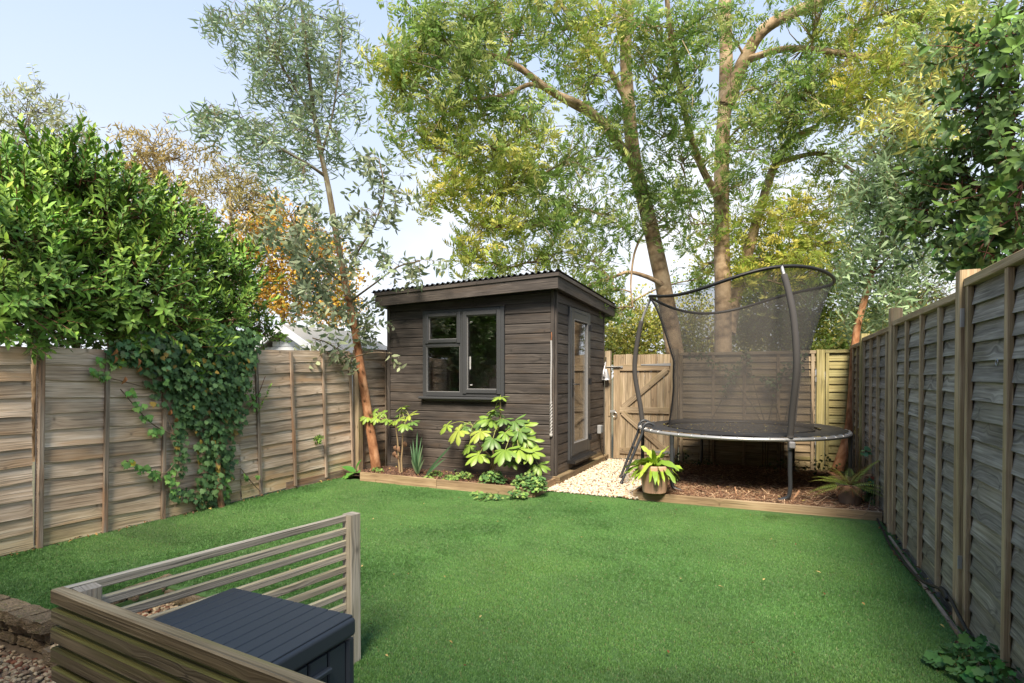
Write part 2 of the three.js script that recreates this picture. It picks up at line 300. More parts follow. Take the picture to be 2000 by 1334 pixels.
{
  reseed(104);
  const base = new MB(); base.flat(V(-1.33, .055, -6.24), V(.93, .055, -6.24), V(.93, .055, ZB), V(-1.33, .055, ZB), [[0, 0], [2, 0], [2, 2], [0, 2]]);
  tag(part(null, 'bark_bed', base, std([.055, .03, .018], 1)), 'dark soil bed under the trampoline', null, null, 'structure');
  const chip = (s) => { const r = mulberry(s), mb = new MB(); const L = .8 + r(), w = .16 + .2 * r(), k = (r() - .5) * .5; mb.bar(V(-L, 0, 0), V(0, .08 + k * .3, k * .4), w, .09, { bev: .03 }); mb.bar(V(0, .08 + k * .3, k * .4), V(L, 0, 0), w * .8, .07, { bev: .02 }); return mb.geo(); };
  const gs = [1, 2, 3, 4].map(chip), ls = gs.map(() => []), cs = gs.map(() => []), m = std([1, 1, 1], .85, { name: 'bark' });
  const put = (x, z, y, big) => { const j = Math.floor(R() * 4), s = rr(.014, .04) * (big ?? 1); ls[j].push(mat4(V(x, y + rr(0, .03), z), eul(rr(-.35, .35), rr(0, 6.3), rr(-.5, .5)), V(s, s * rr(.7, 1.3), s * rr(.5, 1.2)))); const r = R(), g = rr(.5, 1.25); cs[j].push(new THREE.Color().setRGB(...(r < .28 ? [.58, .41, .26] : r < .66 ? [.34, .19, .105] : [.20, .105, .065]).map((a) => a * g))); };
  for (let k = 0; k < 13000; k++) put(rr(-1.31, .92), -6.26 - 2.4 * Math.pow(R(), 1.35), .058);
  for (let k = 0; k < 60; k++) put(rr(-.9, .6), rr(-7.2, -6.3), .07, rr(1.6, 3.2));
  ls.forEach((l, k) => tag(instances(null, 'bark_chips', gs[k], m, l, cs[k]), 'reddish brown bark chips under the trampoline', 'bark chips'));
  // the bed before the shed
  const b2 = new MB(); b2.flat(V(-5.2, .05, -5.80), V(-2.46, .05, -5.80), V(-2.46, .05, -6.56), V(-5.2, .05, -6.56), [[0, 0], [2, 0], [2, 1], [0, 1]]);
  tag(part(null, 'flower_bed', b2, std([.06, .036, .022], 1)), 'narrow soil bed along the front of the shed', null, null, 'structure');
  const l2 = gs.map(() => []), c2 = gs.map(() => []);
  for (let k = 0; k < 2600; k++) { const j = Math.floor(R() * 4), s = rr(.01, .026), g = rr(.5, 1.2); l2[j].push(mat4(V(rr(-5.1, -2.5), .052 + rr(0, .025), rr(-5.83, -6.5)), eul(rr(-.4, .4), rr(0, 6.3), rr(-.5, .5)), s)); c2[j].push(new THREE.Color().setRGB(...(R() < .3 ? [.45, .27, .18] : [.22, .11, .07]).map((a) => a * g))); }
  l2.forEach((l, k) => tag(instances(null, 'bed_bark_chips', gs[k], m, l, c2[k]), 'brown bark chips in the bed before the shed', 'bark chips'));
}

// ================================================================== TIMBER EDGINGS
{
  const e1 = thing('bed_edging', 'low timber board edging round the bed before the shed', 'edging', [-3.65, 0, -5.78]);
  part(e1, 'board', new MB().bar(V(-4.86, .055, -5.765), V(-3.70, .05, -5.775), .03, .115), M.edge[0]);
  part(e1, 'board', new MB().bar(V(-3.695, .05, -5.775), V(-2.44, .045, -5.785), .03, .11), M.edge[1]);
  part(e1, 'board', new MB().bar(V(-2.435, .05, -5.80), V(-2.42, .055, -6.42), .03, .12), M.edge[2]);
  const e2 = thing('bark_edging', 'long timber board edging in front of the bark bed', 'edging', [-.2, 0, -6.2]);
  part(e2, 'board', new MB().bar(V(-1.40, .036, -6.175), V(.93, .036, -6.235), .045, .09), M.edge[1]);
  part(e2, 'board', new MB().bar(V(-1.385, .045, -6.20), V(-1.36, .045, -7.05), .04, .09), M.edge[2]);
  const e3 = thing('fence_edging', 'thin timber strip along the foot of the right fence', 'edging', [.86, 0, -4]);
  part(e3, 'strip', new MB().bar(V(.885, -.006, -2.1), V(.885, -.006, -3.85), .02, .05), M.leftBat[0]);
  part(e3, 'strip', new MB().bar(V(.885, -.008, -3.855), V(.89, -.008, -5.6), .02, .05), M.leftBat[1]);
}

// ================================================================== FENCES
function lapBoard(L, h, wav, seed, foot = 0) {
  const r = mulberry(seed), mb = new MB(), n = 12, u0 = r() * 9, v0 = r() * 9, s = Math.floor(r() * 999), bow = (r() - .5) * .006;
  const row = (yf, z0, vv) => { const a = []; for (let k = 0; k <= n; k++) { const x = L * k / n, w = wav * (fbm(x * 2.2 + 20, 1.5, 999, 999, s, 2) - .5) * 2 + wav * .5 * (vnoise(x * 7 + 20, 3.5, 999, 999, s + 5) - .5); a.push([x, yf === 0 ? w : yf, z0 + bow * Math.sin(k / n * 3.1) + (yf === 0 ? .004 * (vnoise(x * 5, 9.5, 999, 999, s) - .5) : 0), u0 + x, v0 + vv]); } return a; };
  const rows = [row(0, .003, 0), row(0, wav > .01 ? .018 : .023, .014), row(h * .5, wav > .01 ? .011 : .014, .014 + h * .5), row(h + .012, .002, .03 + h), row(h + .012, -.002, .034 + h)];
  for (let q = 0; q < 4; q++) { const fc = (p) => { const n = vnoise(p[0] * 4 + seed, p[1] * 5 + seed, 9999, 9999, 7), f = foot * (.4 + 1.2 * n); return [lerp(1, .93, f), lerp(1, .95, f), lerp(1, .70, f)]; }, A = rows[q].map((p) => mb.v(...p, fc(p))), B = rows[q + 1].map((p) => mb.v(...p, fc(p))); for (let k = 0; k < n; k++) mb.quad(A[k], A[k + 1], B[k + 1], B[k]); }
  return mb.geo();
}
let boardSeed = 1000;
function fencePanel(fence, o) {                          // local axes: x along the panel, z towards the garden
  const g = new THREE.Group(); g.name = 'fence_panel'; g.position.set(...o.at).sub(fence.position); g.rotation.set(0, o.turn ?? 0, o.tilt ?? 0, 'YXZ'); fence.add(g);
  const rows = Math.round(o.h / o.pitch), p = o.h / rows; reseed(boardSeed);
  for (let k = 0; k < rows; k++) { const b = lpart(g, 'board', lapBoard(o.L, p, o.wav, boardSeed++, clamp(.75 - k * (o.fade ?? .3)) ), pick(o.mats)); b.position.set(0, k * p + (o.y0 ?? 0), 0); b.rotation.z = rr(-.003, .003); }
  const back = new MB(); back.bar(V(0, o.h / 2 + (o.y0 ?? 0), -.012), V(o.L, o.h / 2 + (o.y0 ?? 0), -.012), .008, o.h - .02); lpart(g, 'backing_slat', back, o.mats[0]);
  for (const x of o.bat) lpart(g, 'batten', new MB().bar(V(x, (o.y0 ?? 0) - .01, .03), V(x + rr(-.006, .006), o.h + (o.y0 ?? 0) - (o.cap ? .0 : .015), .028), o.bw ?? .036, .026, { up: Z }), pick(o.bmats));
  if (o.cap) { lpart(g, 'cap_rail', new MB().bar(V(-.002, o.h + (o.y0 ?? 0) + .024, .014), V(o.L + .002, o.h + (o.y0 ?? 0) + .024, .014), .062, .044), pick(o.bmats)); }
  return g;
}
const fencePost = (fence, x, z, w, t, h, m, tilt = [0, 0]) => part(fence, 'post', new MB().bar(V(x, -.15, z), V(x + tilt[0], h, z + tilt[1]), w, t, { up: Z, bev: .006 }), m);
{
  const f = thing('garden_fence', 'long grey-brown lap board fence along the left side, ivy on it', 'fence', [LX0, 0, -4.4]);
  const T = Math.PI / 2, P = (d0, d1, o) => fencePanel(f, { at: [LX0, 0, -d0], turn: T, L: d1 - d0, pitch: .132, wav: .016, mats: M.left, bmats: M.leftBat, fade: .45, ...o, bat: o.bat.map((d) => d - d0) });
  P(.55, 2.385, { h: 1.575, bat: [.62, 1.14, 1.66] });
  P(2.40, 4.27, { h: 1.575, tilt: -.022, y0: .01, bat: [2.42, 2.895, 3.405, 3.965] });
  P(4.29, 6.085, { h: 1.62, tilt: .034, y0: .015, bat: [4.53, 5.035, 5.555, 6.06] });
  P(6.235, 8.05, { h: 1.74, bat: [6.27, 6.79, 7.35] });
  fencePost(f, LX0 + .03, -6.16, .1, .1, 1.72, M.back[2]);
  part(f, 'gravel_board', new MB().bar(V(LX0 + .005, -.04, -.55), V(LX0 + .005, -.04, -4.3), .025, .10), M.leftBat[0]);
  part(f, 'gravel_board', new MB().bar(V(LX0 + .005, .01, -4.9), V(LX0 + .005, .02, -8.05), .025, .17), M.leftBat[1]);
}
{
  const f = thing('garden_fence', 'tall dark weathered lap fence with pale posts along the right side', 'fence', [.97, 0, -5.3]);
  const T = -Math.PI / 2, P = (d0, d1, o) => fencePanel(f, { at: [.97, 0, -d1], turn: T, L: d1 - d0, pitch: .102, wav: .005, mats: M.right, bmats: M.post, cap: true, bw: .04, y0: .02, fade: .12, ...o, bat: o.bat.map((d) => d1 - d) });
  P(1.95, 3.765, { h: 1.815, bat: [1.99, 2.6, 3.17, 3.725] });
  P(3.86, 5.755, { h: 1.765, bat: [3.9, 4.3, 4.78, 5.26, 5.72] });
  P(5.85, 7.575, { h: 1.735, bat: [5.89, 6.1, 6.57, 7.03, 7.54] });
  P(7.67, 8.74, { h: 1.70, bat: [7.7, 8.1, 8.5], mats: [...M.right, M.algae[0]] });
  for (const [a, b] of [[1.95, 3.765], [3.865, 5.755], [5.855, 7.575], [7.675, 8.74]]) part(f, 'gravel_board', new MB().bar(V(.972, -.06, -a), V(.972, -.06, -b), .022, .19), M.right[1]);
  fencePost(f, .955, -3.815, .09, .09, 1.93, M.post[0]); fencePost(f, .955, -5.805, .09, .09, 1.945, M.post[1]); fencePost(f, .955, -7.625, .09, .09, 1.85, M.algae[1]);
  part(f, 'clip', new MB().bar(V(.915, 1.62, -3.745), V(.915, 1.72, -3.745), .006, .02, { up: X }), M.galv);
  part(f, 'clip', new MB().bar(V(.915, .32, -3.745), V(.915, .39, -3.745), .006, .02, { up: X }), M.galv);
  const ring = new THREE.TorusGeometry(.014, .003, 6, 16).rotateY(Math.PI / 2).translate(.925, 1.42, -3.26); part(f, 'eye_hook', ring, M.galv);
}
{
  const f = thing('garden_fence', 'brown lap fence with green algae at the back behind the trampoline', 'fence', [-.2, 0, ZB]);
  const P = (x0, x1, o) => fencePanel(f, { at: [x0, 0, ZB], L: x1 - x0, pitch: .104, wav: .004, mats: M.back, bmats: M.gate, cap: true, bw: .04, ...o, bat: o.bat.map((x) => x - x0) });
  P(-1.29, .525, { h: 1.665, bat: [-1.25, -.805, -.38, .067, .49] });
  P(.64, .955, { h: 1.67, bat: [.665], mats: M.algae, bmats: M.algae });
  for (const [a, b] of [[-1.30, .53], [.635, .96]]) part(f, 'gravel_board', new MB().bar(V(a, -.09, ZB - .004), V(b, -.09, ZB - .004), .022, .19), M.back[1]);
  fencePost(f, -1.355, ZB + .02, .1, .1, 1.77, M.gate[1]); fencePost(f, .582, ZB + .02, .1, .1, 1.72, M.algae[3]);
  part(f, 'clip', new MB().bar(V(.528, 1.28, ZB + .06), V(.528, 1.35, ZB + .06), .022, .006, { up: Z }), M.galv);
  part(f, 'clip', new MB().bar(V(.528, .42, ZB + .06), V(.528, .49, ZB + .06), .022, .006, { up: Z }), M.galv);
}
// ------------------------------------------------------------------ the gate
{
  reseed(201);
  const g = thing('garden_gate', 'ledged and braced timber gate between the shed and the back fence', 'gate', [-1.86, 0, ZB]);
  const x0 = -2.30, x1 = -1.42, n = 9, w = (x1 - x0) / n;
  for (let k = 0; k < n; k++) part(g, 'board', new MB().bar(V(x0 + w * (k + .5), .06 + rr(0, .01), ZB), V(x0 + w * (k + .5), 1.70 + rr(-.008, .008), ZB), w - .004, .02, { up: Z, bev: .004 }), pick(M.gate));
  part(g, 'stile', new MB().bar(V(x0 + .055, .06, ZB + .022), V(x0 + .055, 1.69, ZB + .022), .1, .022, { up: Z }), M.gate[2]);
  for (const y of [1.49, .83, .19]) part(g, 'ledge', new MB().bar(V(x0 + .108, y, ZB + .024), V(x1 - .01, y, ZB + .024), .026, .095), pick(M.gate));
  part(g, 'brace', new MB().bar(V(x0 + .16, .87, ZB + .0245), V(x1 - .05, 1.45, ZB + .0245), .026, .085), M.gate[1]);
  part(g, 'brace', new MB().bar(V(x0 + .15, .79, ZB + .0245), V(x1 - .08, .23, ZB + .0245), .026, .085), M.gate[3]);
  for (const y of [1.535, .20]) { const s = new THREE.Shape(); s.moveTo(-1.36, y - .022); s.lineTo(-1.36, y + .022); s.lineTo(-1.86, y + .008); s.lineTo(-1.86, y - .008); part(g, 'hinge', new THREE.ExtrudeGeometry(s, { depth: .004, bevelEnabled: false }).translate(0, 0, ZB + .0395), M.galv); }
  for (const y of [1.535, .20]) part(g, 'hinge_plate', new MB().bar(V(-1.355, y - .07, ZB + .075), V(-1.355, y + .07, ZB + .075), .03, .005, { up: Z }), M.galv);
  const bolt = part(g, 'bolt', new MB().bar(V(-2.36, 1.50, ZB + .05), V(-2.14, 1.505, ZB + .05), .014, .03), M.galv);
  part(bolt, 'bolt_rod', new MB().tube([V(-2.40, 1.508, ZB + .065), V(-2.17, 1.512, ZB + .065)], .007, 8), M.steel).position.set(0, 0, 0);
  const latch = part(g, 'latch', new MB().bar(V(-2.36, .80, ZB + .045), V(-2.26, .805, ZB + .045), .02, .04), M.galv);
  part(latch, 'latch_ring', new THREE.TorusGeometry(.038, .007, 8, 24).translate(-2.265, .755, ZB + .065), M.steel).position.set(0, 0, 0);
  const gp = thing('gate_post', 'square timber gate post beside the shed, green with algae on its edge', 'post', [-2.38, 0, ZB]);
  part(gp, 'post_shaft', new MB().bar(V(-2.385, -.1, ZB + .01), V(-2.385, 1.76, ZB + .01), .09, .09, { up: Z, bev: .006 }), M.gate[0]);
  part(gp, 'strike_block', new MB().bar(V(-2.355, .73, ZB + .06), V(-2.355, .9, ZB + .06), .03, .02, { up: Z }), M.gate[4]);
}

// ================================================================== THE SHED
const SX0 = -5.0, SX1 = -2.46, SZ0 = -6.53, SZ1 = -8.70;
const shed = thing('garden_shed', 'black stained timber clad garden office with corrugated roof', 'shed', [-3.73, 0, -7.6]);
{
  reseed(301);
  const pitch = .127, prof = [[0, .003], [0, .019], [.104, .016], [.114, .009], [.131, .006], [.131, 0]];
  const clad = (L, dirt = 0) => { const mb = new MB(), cc = [1 + dirt * .9, 1 + dirt * .75, 1 + dirt * .5], u0 = rr(0, 9), v0 = rr(0, 9); let vv = v0; for (let k = 0; k < prof.length - 1; k++) { const [y0, z0] = prof[k], [y1, z1] = prof[k + 1], l = Math.hypot(y1 - y0, z1 - z0); mb.flat(V(0, y0, z0), V(L, y0, z0), V(L, y1, z1), V(0, y1, z1), [[u0, vv], [u0 + L, vv], [u0 + L, vv + l], [u0, vv + l]], cc); vv += l; } for (const x of [0, L]) { const id = prof.map(([y, z]) => mb.v(x, y, z, u0 + z, v0 + y)); for (let k = 1; k < id.length - 1; k++) x ? mb.tri(id[0], id[k], id[k + 1]) : mb.tri(id[0], id[k + 1], id[k]); } return mb; };
  const addBoard = (x, y, z, L, turn) => { const m = lpart(shed, 'cladding_board', clad(L, Math.max(0, .55 - (y - .125) * (turn ? 1.1 : 1.9)) * rr(.6, 1.2)), pick(M.shed)); m.position.set(x, y, z).sub(shed.position); m.rotation.set(rr(-.006, .006), turn, rr(-.0015, .0015), 'YXZ'); };
  const wx0 = -4.384, wx1 = -3.141, wy0 = 1.085, wy1 = 2.255, dz0 = -6.98, dz1 = -7.89, dy0 = .25, dy1 = 2.27;
  for (let k = 0; k < 18; k++) {
    const y = .125 + k * pitch, hit = y + pitch > wy0 - .02 && y < wy1 - .02;
    if (!hit) addBoard(SX0 + .05, y, SZ0, SX1 - SX0 - .1, 0); else { addBoard(SX0 + .05, y, SZ0, wx0 - SX0 - .055, 0); addBoard(wx1 + .005, y, SZ0, SX1 - wx1 - .055, 0); }
    const hd = y + pitch > dy0 + .04 && y < dy1 - .03;
    if (!hd) addBoard(SX1, y, SZ0 - .05, SZ0 - SZ1 - .09, Math.PI / 2); else { addBoard(SX1, y, SZ0 - .05, SZ0 - dz0 - .055, Math.PI / 2); addBoard(SX1, y, dz1 - .005, dz1 - SZ1 - .045, Math.PI / 2); }
  }
  const trim = (name, a, b, w, t, m = M.shed[0], up) => part(shed, name, new MB().bar(a, b, w, t, { up }), m);
  trim('corner_trim', V(SX1 - .022, .10, SZ0 + .014), V(SX1 - .022, 2.42, SZ0 + .014), .048, .026, M.shed[2], Z);
  trim('corner_trim', V(SX1 + .014, .10, SZ0 - .022), V(SX1 + .014, 2.42, SZ0 - .022), .026, .046, M.shed[3], Z);
  trim('corner_trim', V(SX0 + .022, .10, SZ0 + .014), V(SX0 + .022, 2.40, SZ0 + .014), .048, .026, M.shed[1], Z);
  trim('corner_trim', V(SX1 + .014, .10, SZ1 + .02), V(SX1 + .014, 2.40, SZ1 + .02), .026, .04, M.shed[4], Z);
  // walls behind the cladding, with the openings left free
  const wall = (list) => { const mb = new MB(); for (const [a, b, w, t, up] of list) mb.bar(a, b, w, t, { bev: .001, up }); return mb; };
  const liner = std([.22, .21, .19], .8), T = .05, zf = SZ0 - T / 2 - .003, xs = SX1 - T / 2 - .003;
  part(shed, 'front_wall', wall([[V(SX0, .60, zf), V(SX1, .60, zf), T, .96], [V(SX0, 2.345, zf), V(SX1, 2.345, zf), T, .15], [V(SX0, 1.675, zf), V(wx0 + .02, 1.675, zf), T, 1.19], [V(wx1 - .02, 1.675, zf), V(SX1, 1.675, zf), T, 1.19]]), liner);
  const zi = SZ0 - T - .006;
  part(shed, 'side_wall', wall([[V(xs, 1.27, zi), V(xs, 1.27, dz0 + .02), T, 2.3], [V(xs, 1.27, dz1 - .02), V(xs, 1.27, SZ1), T, 2.3], [V(xs, 2.35, dz0 + .018), V(xs, 2.35, dz1 - .018), T, .14], [V(xs, .185, dz0 + .018), V(xs, .185, dz1 - .018), T, .13]]), liner);
  part(shed, 'side_wall', wall([[V(SX0 + .02, 1.27, zi), V(SX0 + .02, 1.27, SZ1), .04, 2.3]]), M.shed[0]);
  part(shed, 'back_wall', wall([[V(SX0 + .045, 1.27, SZ1 + .025), V(SX1 - .055, 1.27, SZ1 + .025), T, 2.3]]), liner);
  part(shed, 'shed_floor', wall([[V(SX0 + .045, .16, (zi + SZ1) / 2), V(SX1 - .055, .16, (zi + SZ1) / 2), Math.abs(zi - SZ1) - .06, .06]]), std([.22, .15, .09], .7));
  part(shed, 'ceiling', wall([[V(SX0 + .045, 2.405, (zi + SZ1) / 2), V(SX1 - .055, 2.405, (zi + SZ1) / 2), Math.abs(zi - SZ1) - .06, .02]]), liner);
  for (const [x, y, w, h] of [[-4.55, 1.75, .3, .38], [-4.1, 1.62, .24, .3]]) part(shed, 'wall_picture', new MB().bar(V(x, y, SZ1 + .06), V(x + w, y, SZ1 + .06), .012, h), pick([M.white, std([.2, .2, .22])]));
  // plinth
  trim('plinth', V(SX0, .07, SZ0 + .004), V(SX1 + .03, .07, SZ0 + .004), .05, .10, M.shed[5]);
  trim('plinth', V(SX1 + .045, .045, SZ0 + .07), V(SX1 + .05, .045, SZ1 + .02), .10, .15, M.sleeper[0]);
  trim('plinth', V(SX1 + .006, .15, dz1 - .01), V(SX1 + .006, .15, SZ1 + .05), .03, .06, M.sleeper[1]);
  // ---- window
  const win = new THREE.Group(); win.name = 'window'; shed.add(win); const fz = SZ0 + .012, sub = (name, mb, m) => part(win, name, mb, m);
  const bars = (z, t, w, x0, x1, y0, y1, bev = .006) => new MB().bar(V(x0 + w / 2, y0, z), V(x0 + w / 2, y1, z), w, t, { up: Z, bev }).bar(V(x1 - w / 2, y0, z), V(x1 - w / 2, y1, z), w, t, { up: Z, bev }).bar(V(x0 + w, y0 + w / 2, z), V(x1 - w, y0 + w / 2, z), t, w, { bev }).bar(V(x0 + w, y1 - w / 2, z), V(x1 - w, y1 - w / 2, z), t, w, { bev });
  sub('window_frame', bars(fz, .07, .062, wx0, wx1, wy0, wy1), M.pvc);
  const mx = -3.765, ty = 1.79;
  sub('mullion', new MB().bar(V(mx, wy0 + .062, fz), V(mx, wy1 - .062, fz), .066, .068, { up: Z, bev: .006 }), M.pvc);
  sub('transom', new MB().bar(V(wx0 + .062, ty, fz), V(mx - .033, ty, fz), .067, .062, { bev: .006 }), M.pvc);
  sub('sash', bars(fz + .022, .06, .055, wx0 + .045, mx - .018, ty + .014, wy1 - .04, .01), M.pvc);
  sub('sash', bars(fz + .022, .06, .06, mx + .018, wx1 - .042, wy0 + .042, wy1 - .04, .01), M.pvc);
  const bead = std([.2, .2, .2], .5);
  const pane = (x0, x1, y0, y1) => { sub('bead', bars(fz + .012, .03, .010, x0 - .004, x1 + .004, y0 - .004, y1 + .004, .002), bead); sub('pane', new THREE.PlaneGeometry(x1 - x0, y1 - y0).translate((x0 + x1) / 2, (y0 + y1) / 2, fz + .006), M.glass); sub('pane', new THREE.PlaneGeometry(x1 - x0, y1 - y0).translate((x0 + x1) / 2, (y0 + y1) / 2, fz - .012), M.glass); };
  pane(wx0 + .1, mx - .073, ty + .069, wy1 - .095); pane(wx0 + .062, mx - .033, wy0 + .062, ty - .031); pane(mx + .078, wx1 - .102, wy0 + .102, wy1 - .10);
  sub('window_handle', new MB().bar(V(mx + .098, 1.45, fz - .03), V(mx + .098, 1.62, fz - .03), .014, .02, { up: Z }), M.white);
  for (const y of [1.24, 2.08]) sub('hinge', new MB().bar(V(mx + .098, y, fz - .03), V(mx + .13, y, fz - .03), .014, .012), M.white);
  sub('sill', new MB().bar(V(wx0 - .03, wy0 - .022, SZ0 + .055), V(wx1 + .03, wy0 - .022, SZ0 + .055), .11, .036, { bev: .01 }), M.pvc);
  sub('head_trim', new MB().bar(V(wx0 - .03, wy1 + .016, SZ0 + .028), V(wx1 + .01, wy1 + .016, SZ0 + .028), .03, .022), M.shed[1]);
  // ---- door
  const door = new THREE.Group(); door.name = 'door'; shed.add(door); const dx = SX1 + .008, dsub = (name, mb, m) => part(door, name, mb, m);
  const zb = (x, t, w, z0, z1, y0, y1, bev = .005, wb = w) => new MB().bar(V(x, y0, z0 - w / 2), V(x, y1, z0 - w / 2), t, w, { up: Z, bev }).bar(V(x, y0, z1 + w / 2), V(x, y1, z1 + w / 2), t, w, { up: Z, bev }).bar(V(x, y0 + wb / 2, z0 - w), V(x, y0 + wb / 2, z1 + w), t, wb, { bev }).bar(V(x, y1 - w / 2, z0 - w), V(x, y1 - w / 2, z1 + w), t, w, { bev });
  dsub('door_frame', zb(dx, .07, .055, dz0, dz1, dy0, dy1), M.pvc);
  dsub('door_leaf', zb(dx + .012, .06, .105, dz0 - .05, dz1 + .05, dy0 + .05, dy1 - .05, .008, .16), M.pvc);
  dsub('bead', zb(dx + .012, .064, .012, dz0 - .148, dz1 + .148, dy0 + .203, dy1 - .148, .002), bead);
  dsub('pane', new THREE.PlaneGeometry(.58, 1.62).rotateY(Math.PI / 2).translate(dx + .02, 1.28, (dz0 + dz1) / 2), M.glass); dsub('pane', new THREE.PlaneGeometry(.58, 1.62).rotateY(Math.PI / 2).translate(dx + .004, 1.28, (dz0 + dz1) / 2), M.glass);
  dsub('handle_plate', new MB().bar(V(dx + .046, 1.08, dz0 - .095), V(dx + .046, 1.32, dz0 - .095), .008, .032, { up: Z }), M.black);
  dsub('handle', new MB().tube([V(dx + .045, 1.25, dz0 - .095), V(dx + .09, 1.25, dz0 - .095), V(dx + .095, 1.25, dz0 - .12), V(dx + .09, 1.248, dz0 - .22)], .009, 8), M.black);
  for (const y of [2.05, 1.28, .48]) dsub('hinge', new MB().bar(V(dx + .055, y - .045, dz1 + .05), V(dx + .055, y + .045, dz1 + .05), .03, .034, { up: Z, bev: .01 }), M.black);
  dsub('door_sill', new MB().bar(V(SX1 + .06, dy0 - .015, dz0 + .03), V(SX1 + .06, dy0 - .015, dz1 - .05), .13, .04, { bev: .008 }), M.black);
  // ---- roof
  const ry = (x, z) => 2.60 + (x + 2.34) * .029 + (z + 6.33) * .037, fx0 = -5.06, fx1 = -2.34, fz0 = -6.325, fz1 = -8.98;
  const fas = (a, b, h, t, off, m, name = 'fascia') => part(shed, name, new MB().bar(V(a[0], ry(a[0], a[1]) + off, a[1]), V(b[0], ry(b[0], b[1]) + off, b[1]), t, h), m);
  fas([fx0, fz0], [fx1, fz0], .185, .024, -.097, M.shed[2]); fas([fx1 - .0125, fz0 - .0125], [fx1 - .0125, fz1], .185, .024, -.097, M.shed[4]);
  fas([fx0, fz0 - .013], [fx0, fz1], .185, .024, -.097, M.shed[1]);
  fas([fx0 - .004, fz0 + .018], [fx1 + .016, fz0 + .018], .045, .02, -.024, M.shed[0], 'drip_strip'); fas([fx1 + .0105, fz0 + .0075], [fx1 + .0105, fz1], .045, .02, -.024, M.shed[3], 'drip_strip');
  const sof = new MB(); sof.flat(V(fx0, ry(fx0, fz0) - .17, fz0), V(fx1, ry(fx1, fz0) - .17, fz0), V(fx1, ry(fx1, fz1) - .17, fz1), V(fx0, ry(fx0, fz1) - .17, fz1)); part(shed, 'soffit', sof, M.black);
  const mb = new MB(), nx = 340, rows = [];
  for (const dy of [0, .006]) for (const z of [fz0 + .035, fz1 - .05]) { const a = []; for (let k = 0; k <= nx; k++) { const x = lerp(fx0 - .05, fx1 + .012, k / nx); a.push(mb.v(x, ry(x, z) + .016 + dy + .016 * Math.cos((x - fx1) / .080 * 6.2832), z, x, z)); } rows.push(a); }
  for (let k = 0; k < nx; k++) { mb.quad(rows[0][k], rows[0][k + 1], rows[1][k + 1], rows[1][k]); mb.quad(rows[2][k], rows[2][k + 1], rows[3][k + 1], rows[3][k]); mb.quad(rows[0][k], rows[0][k + 1], rows[2][k + 1], rows[2][k]); mb.quad(rows[1][k], rows[1][k + 1], rows[3][k + 1], rows[3][k]); }
  part(shed, 'corrugated_sheet', mb, std([.03, .032, .034], .55));
}
